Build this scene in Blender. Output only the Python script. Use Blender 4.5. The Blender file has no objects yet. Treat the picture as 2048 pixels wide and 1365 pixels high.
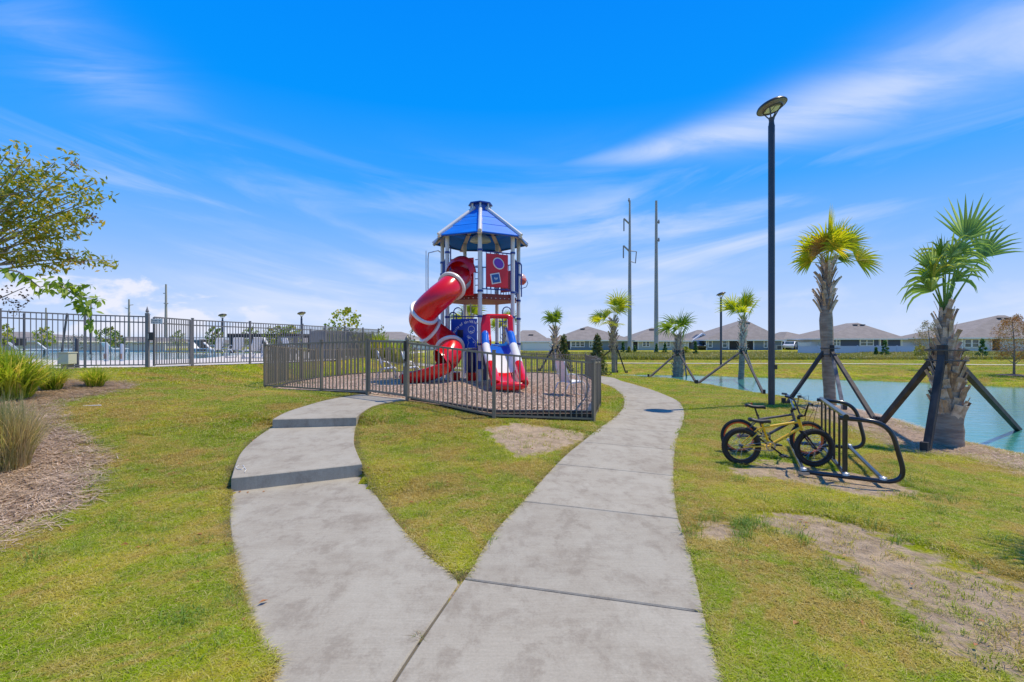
import bpy, math, random
import numpy as np
from mathutils import Vector, Matrix, Euler
rnd = random.Random(7)
nr = np.random.RandomState(11)
S = bpy.context.scene
R = math.radians
PI = math.pi
F, CX, CY, EYE = 960.0, 1024.0, 682.5, 1.6
# ------------------------------------------------------------------ camera
cam = bpy.data.cameras.new('camera'); camo = bpy.data.objects.new('camera', cam)
S.collection.objects.link(camo); S.camera = camo
camo.location = (0, 0, EYE); camo.rotation_euler = (R(90), 0, 0)
cam.sensor_width = 36; cam.lens = F/2048*36; cam.clip_end = 6000; cam.clip_start = 0.05
S.view_settings.view_transform = 'Standard'; S.view_settings.look = 'None'
S.view_settings.exposure = 0.25; S.view_settings.gamma = 1.0; S.view_settings.use_curve_mapping = False
# ------------------------------------------------------------------ sun
SUN = Vector((3.3, 1.3, 7.6)).normalized()
sl = bpy.data.lights.new('sun', 'SUN'); so = bpy.data.objects.new('sun', sl); S.collection.objects.link(so)
sl.energy = 3.95; sl.angle = R(0.53); sl.color = (1, .88, .68)
so.rotation_euler = SUN.to_track_quat('Z', 'Y').to_euler(); so.location = (30, 10, 60)
SUN_EL = math.asin(SUN.z); SUN_AZ = math.atan2(SUN.x, SUN.y)
# ------------------------------------------------------------------ node helpers
class NT:
    def __init__(s, tree): s.t = tree; s.n = tree.nodes; s.l = tree.links
    def node(s, ty, **kw):
        n = s.n.new(ty)
        for k, v in kw.items(): setattr(n, k, v)
        return n
    def put(s, sock, v):
        if isinstance(v, bpy.types.NodeSocket): s.l.new(v, sock)
        elif v is not None:
            if sock.type == 'RGBA' and len(v) == 3: v = (*v, 1)
            sock.default_value = v
    def m(s, op, a, b=None, c=None, clamp=False):
        n = s.n.new('ShaderNodeMath'); n.operation = op; n.use_clamp = clamp
        s.put(n.inputs[0], a)
        if b is not None: s.put(n.inputs[1], b)
        if c is not None: s.put(n.inputs[2], c)
        return n.outputs[0]
    def mix(s, f, a, b, bt='MIX'):
        n = s.n.new('ShaderNodeMix'); n.data_type = 'RGBA'; n.blend_type = bt; n.clamp_factor = True
        s.put(n.inputs[0], f); s.put(n.inputs[6], a); s.put(n.inputs[7], b); return n.outputs[2]
    def ss(s, v, a, b):
        n = s.n.new('ShaderNodeMapRange'); n.interpolation_type = 'SMOOTHSTEP'
        s.put(n.inputs[0], v); n.inputs[1].default_value = a; n.inputs[2].default_value = b; return n.outputs[0]
    def noise(s, vec, scale, detail=3, rough=.5, dist=0):
        n = s.n.new('ShaderNodeTexNoise'); s.put(n.inputs['Vector'], vec)
        n.inputs['Scale'].default_value = scale; n.inputs['Detail'].default_value = detail
        n.inputs['Roughness'].default_value = rough; n.inputs['Distortion'].default_value = dist
        return n.outputs[0]
    def xyz(s, x, y, z):
        n = s.n.new('ShaderNodeCombineXYZ'); s.put(n.inputs[0], x); s.put(n.inputs[1], y); s.put(n.inputs[2], z); return n.outputs[0]
    def scale(s, vec, sc, rot=(0, 0, 0)):
        n = s.n.new('ShaderNodeMapping'); s.put(n.inputs[0], vec); n.inputs['Scale'].default_value = sc
        n.inputs['Rotation'].default_value = rot; return n.outputs[0]
# ------------------------------------------------------------------ world
W = bpy.data.worlds.new('World'); S.world = W; W.use_nodes = True
w = NT(W.node_tree); w.n.clear()
sky = w.node('ShaderNodeTexSky', sky_type='NISHITA'); sky.sun_disc = False
sky.sun_elevation = SUN_EL; sky.sun_rotation = SUN_AZ; sky.air_density = 1.0; sky.dust_density = .6; sky.ozone_density = 1.6
tc = w.node('ShaderNodeTexCoord'); sep = w.node('ShaderNodeSeparateXYZ'); w.l.new(tc.outputs['Generated'], sep.inputs[0])
X_, Y_, Z_ = sep.outputs
zc = w.m('MAXIMUM', Z_, 0.0)
el = w.m('ARCSINE', zc); az = w.m('ARCTAN2', X_, Y_)
grad = w.node('ShaderNodeValToRGB'); w.put(grad.inputs[0], w.m('DIVIDE', el, 1.0))
e = grad.color_ramp.elements
stops = [(0, (6.3, 7.5, 9.9)), (.07, (4.9, 6.6, 10.0)), (.17, (2.5, 5.1, 10.0)), (.30, (.45, 3.75, 10.0)), (.45, (.0, 3.0, 10.0)), (.60, (.0, 2.6, 9.8)), (1, (.0, 1.5, 6.4))]
e[0].position = 0; e[1].position = 1
for p, c in stops[1:-1]: e.new(p)
for q, (p, c) in enumerate(stops): e[q].position = p; e[q].color = (*[v/10 for v in c], 1)
SKYS = .085
gr10 = w.mix(1.0, grad.outputs[0], (1/SKYS*.85,)*3, 'MULTIPLY')
base = w.mix(.985, sky.outputs[0], gr10)
# cirrus: noise on a plane high above, streaked along one heading
dz = w.m('ADD', zc, .10)
pl = w.xyz(w.m('DIVIDE', X_, dz), w.m('DIVIDE', Y_, dz), 0.0)
au_ = w.m('SQRT', w.m('ADD', w.m('MULTIPLY', az, az), .02))
tt_ = w.m('SUBTRACT', el, w.m('MULTIPLY', au_, .15))
n1 = w.noise(w.xyz(w.m('MULTIPLY', az, 2.1), w.m('MULTIPLY', tt_, 12.5), 1.7), 1.0, 7, .58, .55)
n2 = w.noise(w.scale(pl, (.6, 1.0, 1), (0, 0, R(10))), .55, 3, .5, .3)
n3 = w.noise(w.scale(pl, (.9, 2.6, 1), (0, 0, R(20))), 1.3, 7, .58, .9)
streak = w.m('MULTIPLY', w.ss(n1, .42, .74), w.ss(n2, .30, .60))
low = w.m('MULTIPLY', w.ss(el, .44, .12), streak)
cl = w.m('MULTIPLY', low, .86)
# the long plume on the right
u = az
cen = w.m('ADD', w.m('MULTIPLY', u, .075), .342)
wid = w.m('MAXIMUM', w.m('MULTIPLY', w.m('SUBTRACT', u, .02), .085), .006)
dd = w.m('DIVIDE', w.m('SUBTRACT', el, cen), wid)
gs = w.m('EXPONENT', w.m('MULTIPLY', w.m('MULTIPLY', dd, dd), -1.1))
along = w.m('MULTIPLY', w.ss(u, .05, .32), w.ss(u, 1.25, .95))
plume = w.m('MULTIPLY', w.m('MULTIPLY', gs, along), w.m('ADD', w.m('MULTIPLY', w.ss(n3, .28, .70), .6), .4))
cl = w.m('MAXIMUM', cl, w.m('MULTIPLY', plume, .74))
# faint wisp high on the left
dl = w.m('DIVIDE', w.m('SUBTRACT', el, w.m('ADD', w.m('MULTIPLY', w.m('ADD', u, .78), -.30), .43)), .055)
du = w.m('DIVIDE', w.m('ADD', u, .76), .14)
gl = w.m('EXPONENT', w.m('MULTIPLY', w.m('ADD', w.m('MULTIPLY', dl, dl), w.m('MULTIPLY', du, du)), -1.0))
cl = w.m('MAXIMUM', cl, w.m('MULTIPLY', w.m('MULTIPLY', gl, w.ss(n3, .25, .75)), .42))
# low cumulus
cv = w.xyz(w.m('MULTIPLY', u, 7.0), 3.3, w.m('MULTIPLY', el, 15.0))
nc = w.noise(cv, 1.25, 6, .55, .25)
cum = w.m('MULTIPLY', w.ss(w.m('SUBTRACT', nc, w.m('MULTIPLY', el, 1.5)), .40, .50), w.ss(el, .0, .02))
cum = w.m('MULTIPLY', cum, w.m('ADD', .12, w.m('MULTIPLY', w.ss(u, -.35, -.62), .75)))
col = w.mix(cl, base, tuple(v/SKYS for v in (.64, .70, .86)))
col = w.mix(cum, col, tuple(v/SKYS for v in (.74, .75, .85)))
# below the horizon: ground bounce
col = w.mix(w.ss(Z_, -.02, -.005), (2.0, 2.3, 1.6), col)
bg = w.node('ShaderNodeBackground'); bg.inputs[1].default_value = SKYS
out = w.node('ShaderNodeOutputWorld'); w.put(bg.inputs[0], col); w.l.new(bg.outputs[0], out.inputs[0])
# ------------------------------------------------------------------ materials
MATS = {}
def mat(name, col, rough=.6, metal=0, col2=None, ns=4, nd=3, bump=0, bs=None, spec=.5, trans=0, coord='Object', lo=.35, hi=.65, stretch=(1, 1, 1), coat=0, rand=0):
    if name in MATS: return MATS[name]
    m = bpy.data.materials.new(name); m.use_nodes = True; t = NT(m.node_tree)
    b = t.n['Principled BSDF']; MATS[name] = m
    c = t.node('ShaderNodeTexCoord')
    v = c.outputs['Object'] if coord == 'Object' else t.node('ShaderNodeNewGeometry').outputs['Position']
    v = t.scale(v, stretch)
    cc = (*col, 1)
    if col2 is not None:
        f = t.ss(t.noise(v, ns, nd, .6), lo, hi)
        cc = t.mix(f, col, col2)
    if rand:
        oi = t.node('ShaderNodeObjectInfo')
        k = t.m('ADD', t.m('MULTIPLY', oi.outputs['Random'], rand), 1-rand/2)
        cc = t.mix(1.0, cc, t.xyz(k, k, k), 'MULTIPLY')
    t.put(b.inputs['Base Color'], cc)
    b.inputs['Roughness'].default_value = rough; b.inputs['Metallic'].default_value = metal
    b.inputs['Specular IOR Level'].default_value = spec; b.inputs['Transmission Weight'].default_value = trans
    b.inputs['Coat Weight'].default_value = coat
    if bump:
        bn = t.node('ShaderNodeBump'); bn.inputs['Strength'].default_value = bump; bn.inputs['Distance'].default_value = .02
        t.put(bn.inputs['Height'], t.noise(v, bs or ns*4, 4, .6)); t.l.new(bn.outputs[0], b.inputs['Normal'])
    return m
def leafmat(name, c1, c2, c3=None, tr=.35, ns=.8, rough=.5):
    if name in MATS: return MATS[name]
    m = bpy.data.materials.new(name); m.use_nodes = True; t = NT(m.node_tree); MATS[name] = m
    b = t.n['Principled BSDF']; g = t.node('ShaderNodeNewGeometry')
    f = t.ss(t.noise(g.outputs['Position'], ns, 4, .7), .35, .65)
    cc = t.mix(f, c1, c2)
    rr = g.outputs['Random Per Island']
    if c3 is not None: cc = t.mix(t.ss(rr, .70, .95), cc, c3)
    k = t.m('ADD', t.m('MULTIPLY', rr, .5), .75)
    cc = t.mix(1.0, cc, t.xyz(k, k, k), 'MULTIPLY')
    t.put(b.inputs['Base Color'], cc); b.inputs['Roughness'].default_value = rough
    tl = t.node('ShaderNodeBsdfTranslucent'); t.put(tl.inputs[0], t.mix(1.0, cc, (1.3, 1.3, .6), 'MULTIPLY'))
    ms = t.node('ShaderNodeMixShader'); ms.inputs[0].default_value = tr
    t.l.new(b.outputs[0], ms.inputs[1]); t.l.new(tl.outputs[0], ms.inputs[2])
    t.l.new(ms.outputs[0], t.n['Material Output'].inputs[0])
    return m
# ------------------------------------------------------------------ mesh builder
def V(*a): return Vector(a if len(a) > 1 else a[0])
class MB:
    def __init__(s, M=None): s.v = []; s.f = []; s.M = M
    def add(s, vs, fs):
        k = len(s.v)
        if s.M is not None: vs = [s.M @ Vector(p) for p in vs]
        s.v += [tuple(p) for p in vs]; s.f += [tuple(i+k for i in f) for f in fs]; return s
    def box(s, c, d, rot=None):
        c = Vector(c); hx, hy, hz = d[0]/2, d[1]/2, d[2]/2
        vs = [Vector((x, y, z)) for z in (-hz, hz) for x, y in ((-hx, -hy), (hx, -hy), (hx, hy), (-hx, hy))]
        if rot is not None:
            if not isinstance(rot, Matrix): rot = Euler(rot).to_matrix()
            vs = [rot @ p for p in vs]
        return s.add([p+c for p in vs], [(3, 2, 1, 0), (4, 5, 6, 7), (0, 1, 5, 4), (1, 2, 6, 5), (2, 3, 7, 6), (3, 0, 4, 7)])
    def bar(s, a, b, w, h=None, up=(0, 0, 1)):
        a = Vector(a); b = Vector(b); h = h or w; d = (b-a).normalized(); up = Vector(up)
        if abs(d.dot(up)) > .98: up = Vector((0, 1, 0))
        x = d.cross(up).normalized()*w/2; y = x.cross(d).normalized()*h/2
        vs = [p+q for p in (a, b) for q in (-x-y, x-y, x+y, -x+y)]
        return s.add(vs, [(0, 1, 2, 3), (7, 6, 5, 4), (0, 4, 5, 1), (1, 5, 6, 2), (2, 6, 7, 3), (3, 7, 4, 0)])
    def tube(s, pts, r, n=8, closed=False, cap=True, arc=None):
        pts = [Vector(p) for p in pts]; m = len(pts); rs = r if isinstance(r, (list, tuple)) else [r]*m
        def tan(i):
            if closed: return (pts[(i+1) % m]-pts[i-1]).normalized()
            return (pts[min(i+1, m-1)]-pts[max(i-1, 0)]).normalized()
        t0 = tan(0); u = t0.orthogonal().normalized()
        if arc is not None: u = (Vector((0, 0, 1))-t0*t0.z).normalized()
        a0, a1 = arc if arc else (0, 2*PI); nn = n+1 if arc else n
        vs = []
        for i in range(m):
            t = tan(i)
            if arc is not None: u = (Vector((0, 0, 1))-t*t.z).normalized()
            else: u = (u-t*u.dot(t)).normalized()
            w_ = t.cross(u)
            for j in range(nn):
                a = a0+(a1-a0)*j/n; vs.append(pts[i]+(u*math.cos(a)+w_*math.sin(a))*rs[i])
        fs = []
        for i in range(m if closed else m-1):
            for j in range(n):
                j2 = (j+1) % nn if not arc else j+1
                A, B = i*nn, ((i+1) % m)*nn
                fs.append((A+j, A+j2, B+j2, B+j))
        if cap and not closed and not arc:
            fs.append(tuple(reversed(range(n)))); fs.append(tuple((m-1)*n+j for j in range(n)))
        return s.add(vs, fs)
    def lathe(s, prof, n=16, c=(0, 0, 0), M=None, cap=True):
        c = Vector(c); vs = []; m = len(prof)
        for r, z in prof:
            for j in range(n):
                a = 2*PI*j/n; p = Vector((r*math.cos(a), r*math.sin(a), z))
                if M is not None: p = M @ p
                vs.append(p+c)
        fs = [(i*n+j, i*n+(j+1) % n, (i+1)*n+(j+1) % n, (i+1)*n+j) for i in range(m-1) for j in range(n)]
        if cap: fs.append(tuple(reversed(range(n)))); fs.append(tuple((m-1)*n+j for j in range(n)))
        return s.add(vs, fs)
    def prism(s, poly, vec):
        n = len(poly); vec = Vector(vec); vs = [Vector(p) for p in poly]; vs += [p+vec for p in vs]
        return s.add(vs, [tuple(reversed(range(n))), tuple(range(n, 2*n))]+[(i, (i+1) % n, n+(i+1) % n, n+i) for i in range(n)])
    def build(s, name, m, parent=None, smooth=False, world=False, bevel=0, fixn=True):
        me = bpy.data.meshes.new(name); vs = s.v
        if world and parent is not None:
            r = parent
            while r.parent: r = r.parent
            o_ = r.location; vs = [(p[0]-o_[0], p[1]-o_[1], p[2]-o_[2]) for p in vs]
        me.from_pydata(vs, [], s.f); me.materials.append(m)
        if smooth: me.shade_smooth()
        o = bpy.data.objects.new(name, me); S.collection.objects.link(o); o.parent = parent
        if smooth == 2: me.set_sharp_from_angle(angle=R(40))
        if bevel:
            b = o.modifiers.new('b', 'BEVEL'); b.width = bevel; b.segments = 2; b.limit_method = 'ANGLE'
        return o
def tag(o, label=None, cat=None, group=None, kind=None):
    if label: o['label'] = label
    if cat: o['category'] = cat
    if group: o['group'] = group
    if kind: o['kind'] = kind
    return o
def thing(name, label, cat, loc, rz=0, group=None):
    o = bpy.data.objects.new(name, None); S.collection.objects.link(o); o.location = loc; o.rotation_euler = (0, 0, rz)
    o.empty_display_size = .1
    return tag(o, label, cat, group)
def put(me, name, parent, loc=(0, 0, 0), rot=(0, 0, 0), sc=(1, 1, 1)):
    o = bpy.data.objects.new(name, me); S.collection.objects.link(o); o.parent = parent
    o.location = loc; o.rotation_euler = rot; o.scale = sc; return o
def protomesh(name, mb, m, smooth=False):
    me = bpy.data.meshes.new(name); me.from_pydata(mb.v, [], mb.f); me.materials.append(m)
    if smooth: me.shade_smooth()
    return me
def npmesh(name, vs, quads, m, parent=None, smooth=False, loc=None):
    me = bpy.data.meshes.new(name); vs = np.asarray(vs, dtype=np.float32).reshape(-1, 3); quads = np.asarray(quads, dtype=np.int32)
    k = quads.shape[1]
    me.vertices.add(len(vs)); me.vertices.foreach_set('co', vs.ravel())
    me.loops.add(quads.size); me.loops.foreach_set('vertex_index', quads.ravel())
    me.polygons.add(len(quads)); me.polygons.foreach_set('loop_start', np.arange(0, quads.size, k, dtype=np.int32))
    me.update(calc_edges=True); me.materials.append(m)
    if smooth: me.shade_smooth()
    o = bpy.data.objects.new(name, me); S.collection.objects.link(o); o.parent = parent
    if loc is not None: o.location = loc
    return o
# ------------------------------------------------------------------ terrain heights
def Xat(px, d): return (px-CX)/F*d
def zdeck(y): return .70+.17*np.exp(-(np.asarray(y, float)-12.5)/5)
PF = [(-40, 12.3), (0, 12.5), (170, 13.7), (297, 14.4), (385, 16.0), (500, 17.8), (605, 20.0), (690, 23), (757, 26.5)]   # pool fence posts: pixel column, distance
PFW = [(-19.5, 7.5)]+[(Xat(p, d), d) for p, d in PF[1:]]
FR = [(530, 13.1, .32), (643, 11.4, .39), (735, 10.67, .415)]          # playground fence
FR2 = [(815, 9.85, .39), (988, 8.6, .2), (1187, 9.44, 0), (1200, 12.6, -.12), (1199, 16, -.2), (1191, 20, -.24), (1171, 24, -.27),
       (1074, 25.8, -.27), (950, 25.2, -.12), (830, 23.6, .05), (716, 21, .08), (632, 18.6, .08), (571, 15.6, .22), (530, 13.1, .32)]
C_ = [(0, -5, 0), (-8, -5, .1), (8, -5, -.1), (0, 2, 0), (2, 3, 0), (-2, 3, 0), (.5, 6, .02), (2.05, 8, -.03), (3.6, 12, -.12), (4.6, 16.5, -.26), (4.6, 20, -.3),
      (1.6, 9.44, 0), (-.32, 8.6, .19), (-2.14, 9.85, .37), (2.31, 12.6, -.12), (2.99, 16.5, -.2), (3.65, 24, -.27), (4.5, 24, -.3),
      (-6.74, 13.1, .32), (-4.52, 11.4, .38), (-3.21, 10.67, .39), (-.3, 6, .06), (-3.3, 5.2, .07), (-1.4, 5.3, .06), (-4.3, 8, .28), (-2.2, 8.2, .25),
      (-8, 8, .42), (-11, 9, .62), (-5, 4, .08), (-4, 2, .02), (7, 12.9, -.15), (9.1, 13.7, -.27), (7.5, 8.3, -.25), (3.6, 6, -.08), (5, 4, -.08), (4, 2.5, -.02), (9, 5, -.3),
      (9.8, 20.5, -.42), (8.65, 25, -.42), (6.2, 29, -.35), (-7.6, 18.6, .07), (-6.7, 21, .08), (-4.65, 24, .05), (-1.5, 25.5, -.12), (1.3, 26, -.27),
      (0, 40, -.3), (20, 40, -.3), (10, 36, -.36), (45, 40, -.3), (20, 62, -.2), (40, 62, -.2), (0, 62, -.1), (0, 85, .05), (40, 85, .05), (80, 85, 0),
      (-20, 60, .2), (-4, 33, -.1), (-12, 45, .3), (-30, 62, .1), (-60, 60, .1), (-60, 85, .1), (0, 150, 0), (150, 150, 0), (-150, 150, 0), (400, 400, 0), (-400, 400, 0), (300, 0, 0), (-300, 0, 0),
      (25, 0, -.4), (20, 28, -.3), (30, 15, -.4)]
for x, y in PFW: C_.append((x, y, float(zdeck(y))-.02))
C_ += [(-30, 20, .75), (-30, 38, .68), (-12, 34, .68)]
C_ = np.array(C_, float)
class RBF:
    def __init__(s, P, c=1.2):
        s.P = P; s.c = c; n = len(P); r = np.sqrt(((P[:, None, :2]-P[None, :, :2])**2).sum(-1)+c*c)
        A = np.zeros((n+1, n+1)); A[:n, :n] = -r; A[:n, :n] -= np.eye(n)*-.02; A[n, :n] = A[:n, n] = 1
        s.w = np.linalg.solve(A, np.append(P[:, 2], 0))
    def __call__(s, x, y):
        x = np.asarray(x, float); y = np.asarray(y, float); sh = np.broadcast(x, y).shape
        x = np.broadcast_to(x, sh).ravel(); y = np.broadcast_to(y, sh).ravel(); o = np.empty(len(x))
        for i in range(0, len(x), 20000):
            q = slice(i, i+20000)
            r = np.sqrt((x[q, None]-s.P[None, :, 0])**2+(y[q, None]-s.P[None, :, 1])**2+s.c**2)
            o[q] = -(r@s.w[:-1])+s.w[-1]
        return o.reshape(sh)
H0 = RBF(C_)
WZ = -.62
def inpoly(x, y, P):
    x = np.asarray(x, float); y = np.asarray(y, float); r = np.zeros(x.shape, bool); n = len(P)
    for i in range(n):
        x1, y1 = P[i]; x2, y2 = P[i-1]
        if y1 == y2: continue
        c = ((y1 > y) != (y2 > y)) & (x < (x2-x1)*(y-y1)/(y2-y1)+x1)
        r ^= c
    return r
def pdist(x, y, P, closed=True):
    x = np.asarray(x, float); y = np.asarray(y, float); o = np.full(x.shape, 1e9); n = len(P)
    for i in range(0 if closed else 1, n):
        x1, y1 = P[i-1]; x2, y2 = P[i]; dx, dy = x2-x1, y2-y1; L = dx*dx+dy*dy+1e-12
        t = np.clip(((x-x1)*dx+(y-y1)*dy)/L, 0, 1)
        o = np.minimum(o, np.hypot(x-x1-t*dx, y-y1-t*dy))
    return o
def smooth(P, n=6):
    P = [np.array(p, float) for p in P]; o = []
    for i in range(len(P)):
        a, b, c, d = P[i-1], P[i], P[(i+1) % len(P)], P[(i+2) % len(P)]
        for k in range(n):
            t = k/n; o.append(tuple(.5*((2*b)+(c-a)*t+(2*a-5*b+4*c-d)*t*t+(3*b-a-3*c+d)*t**3)))
    return o
def Pz(px, py, z):
    d = (EYE-z)*F/(py-CY); return (Xat(px, d), d)
# pond outline from its shore
pond = smooth([Pz(2048, 921, WZ), (9.9, 7.0), (11.5, 5), (16, 3), (26, 4), (36, 10), (38, 20), Pz(2300, 782, WZ), Pz(2048, 776, WZ), Pz(1850, 768, WZ), Pz(1700, 762, WZ), Pz(1560, 758, WZ), Pz(1420, 754, WZ), Pz(1300, 751.5, WZ),
               Pz(1262, 751, WZ), Pz(1310, 754, WZ), Pz(1400, 767.5, WZ), Pz(1480, 781, WZ), Pz(1530, 791, WZ), Pz(1620, 806, WZ), Pz(1740, 833, WZ), Pz(1900, 876, WZ)], 5)
def H(x, y):
    x = np.asarray(x, float); y = np.asarray(y, float)
    h = H0(x, y); ins = inpoly(x, y, pond); d = pdist(x, y, pond)
    wdt = np.where(y > 26-.15*(x-10), 5.0, 1.3)
    t = np.clip(d/wdt, 0, 1); t = t*t*(3-2*t)*.6+t*.4
    out = WZ-.03+(h-WZ+.03)*t
    for P, zz in FLAT:
        near_ = (np.abs(x+2) < 6) & (y < 14)
        if not np.any(near_): continue
        dd_ = np.where(near_, np.where(inpoly(x, y, P), 0, pdist(x, y, P)), 9.)
        k = np.clip(1-dd_/.9, 0, 1); k = k*k*(3-2*k); out = out+(np.interp(y, *zz)-out)*k*(y < 14)
        h = np.where(dd_ < 9, out, h)
    hh = np.where(h > WZ, np.where(ins, WZ-.03-np.minimum(d*.5, .8), out), h)
    return hh
FLAT = []
def Hs(x, y): return float(H(np.array([x]), np.array([y]))[0])
def G(px, py):
    """where the line of sight through a photo point meets the ground"""
    d = np.concatenate([np.arange(1, 40, .05), np.arange(40, 300, .5)]); x = (px-CX)/F*d; z = EYE-(py-CY)/F*d
    k = np.argmax(z <= H(x, d)); dd = d[k]; return (Xat(px, dd), float(dd))
def P3(px, py, d): return V(Xat(px, d), d, EYE-(py-CY)/F*d)
# ------------------------------------------------------------------ outlines of paths and beds
def Pzz(px, py, z): x, y = Pz(px, py, z); return (x, y, z)
bra = [((-1.0, .9, .012), (-.825, .9, .012)), (Pzz(545, 1365, .012), Pzz(799, 1365, .012)), (Pzz(515, 1280, .012), Pzz(851, 1275, .012)), (Pzz(490, 1190, .012), Pzz(916, 1168, .012)),
       (Pzz(472, 1120, .015), Pzz(856, 1112, .015)), (Pzz(462, 1050, .018), Pzz(793, 1045, .018)), (Pzz(461, 1010, .02), Pzz(754, 995, .02)), (Pzz(463, 976, .02), Pzz(725, 949, .02))]
la1 = [(Pzz(464, 956, .165), Pzz(723, 928, .165)), (Pzz(480, 910, .175), Pzz(708, 893, .175)), (Pzz(508, 880, .185), Pzz(707, 872, .185)), (Pzz(545, 854, .195), Pzz(712, 851, .195))]
la2 = [(Pzz(546, 839, .335), Pzz(712, 835, .335)), (Pzz(570, 826, .345), Pzz(722, 825, .345)), (Pzz(605, 814, .36), Pzz(745, 812, .36)), (Pzz(660, 799, .385), Pzz(782, 803, .385)), (Pzz(731, 787, .405), Pzz(824, 799, .395))]
def dens3(P, n=4):
    P = [np.array([*a, *b], float) for a, b in P]; o = []
    for i in range(len(P)-1):
        a, b, c, d = P[max(i-1, 0)], P[i], P[i+1], P[min(i+2, len(P)-1)]
        for k in range(n):
            t = k/n; o.append(.5*((2*b)+(c-a)*t+(2*a-5*b+4*c-d)*t*t+(3*b-a-3*c+d)*t**3))
    o.append(P[-1]); return o
BD = [dens3(bra), dens3(la1), dens3(la2)]
def poly_of(D): return [tuple(q[:2]) for q in D]+[tuple(q[3:5]) for q in reversed(D)]
bpolys = [poly_of(D) for D in BD]
FLAT += [(bpolys[0], ([0, 4.9, 5.4], [-.004, -.004, .06])), (bpolys[1], ([5, 5.6, 8.0, 8.4], [.02, .10, .175, .24])), (bpolys[2], ([8, 8.3, 10.7], [.17, .285, .385]))]
main_pairs = [((-.80, .9), (.75, .9), 1)]
for a, b, j in [((805, 1365), (1445, 1365), 0), ((930, 1167), (1405, 1234), 1), ((985, 1077), (1378, 1110), 0), ((1046, 1010), (1356, 1043), 1), ((1082, 968), (1348, 995), 0),
                ((1114, 933), (1346, 956), 1), ((1140, 908), (1346, 930), 0), ((1165, 887), (1349, 904), 1), ((1200, 858), (1357, 868), 1), ((1228, 838), (1366, 843), 1),
                ((1245, 820), (1367, 822), 1), ((1249, 803), (1353, 802), 1), ((1243, 790), (1320, 787), 1), ((1226, 776), (1275, 772), 1), ((1202, 766.5), (1242, 763), 1)]:
    main_pairs.append((G(*a), G(*b), j))
main_pairs += [((3.95, 24.5), (5.2, 25.3), 1), ((3.0, 26.6), (3.9, 27.9), 1), ((1, 27.2), (1, 28.7), 1), ((-3, 26.8), (-3, 28.3), 1), ((-7, 24.9), (-8, 26.1), 1)]
def dens(pairs, n=5):
    o = []
    P = [np.array([*a, *b], float) for a, b, *_ in pairs]
    for i in range(len(P)-1):
        a, b, c, d = P[max(i-1, 0)], P[i], P[i+1], P[min(i+2, len(P)-1)]
        for k in range(n):
            t = k/n; q = .5*((2*b)+(c-a)*t+(2*a-5*b+4*c-d)*t*t+(3*b-a-3*c+d)*t**3); o.append((q, i+t))
    o.append((P[-1], len(P)-1.0)); return o
MD = dens(main_pairs)
_ly = np.array([q[1] for q, t in MD]); _lx = np.array([q[0] for q, t in MD])
for q in BD[0]:
    if q[4] < 3.16: q[3] = float(np.interp(q[4], _ly, _lx))-.034
bpolys[0] = poly_of(BD[0])
main_poly = [tuple(q[:2]) for q, t in MD]+[tuple(q[2:]) for q, t in reversed(MD)]
mulch_poly = [(Xat(p, d), d) for p, d, z in FR]+[(Xat(p, d), d) for p, d, z in FR2[:-1]]
CH = RBF(np.array([(-2.6, 10.2, .40), (-3.3, 10.8, .40), (1.6, 9.5, .17), (-.3, 8.7, .30), (-.9, 15, .32), (3.6, 23.8, -.12), (2.3, 12.7, .10), (-7.0, 19, .16), (-6.5, 13.2, .26), (1.3, 25, -.1), (-6, 21, .16), (3.3, 18, 0)]), 1.5)
deck_poly = PFW+[(-7.0, 41), (-60, 41), (-60, 5)]
def q(*a): return [G(*p) for p in a]
straw_poly = q((0, 1092), (55, 1055), (110, 1020), (160, 980), (175, 930), (140, 880), (105, 850), (100, 815), (150, 796), (215, 786), (262, 772), (225, 766), (150, 768), (100, 758), (0, 752))+[(-13, 10.6), (-12, 3)]
dirt_polys = [q((1530, 1030), (1620, 1034), (1760, 1072), (1920, 1150), (2060, 1192), (2250, 1270), (2500, 1450), (2060, 1372), (1930, 1312), (1810, 1226), (1700, 1145), (1620, 1085), (1550, 1050)),
              q((985, 860), (1040, 850), (1110, 858), (1175, 874), (1145, 892), (1085, 900), (1035, 915), (1010, 890)),
              q((1470, 945), (1560, 925), (1640, 935), (1740, 950), (1800, 975), (1840, 990), (1780, 1000), (1640, 975), (1560, 962)),
              q((1400, 1064), (1425, 1062), (1430, 1070), (1402, 1072))]
bank_poly = q((1640, 815), (1700, 815), (1790, 850), (1900, 885), (2048, 925), (2048, 945), (1960, 915), (1850, 905), (1740, 865), (1660, 840))
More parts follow.
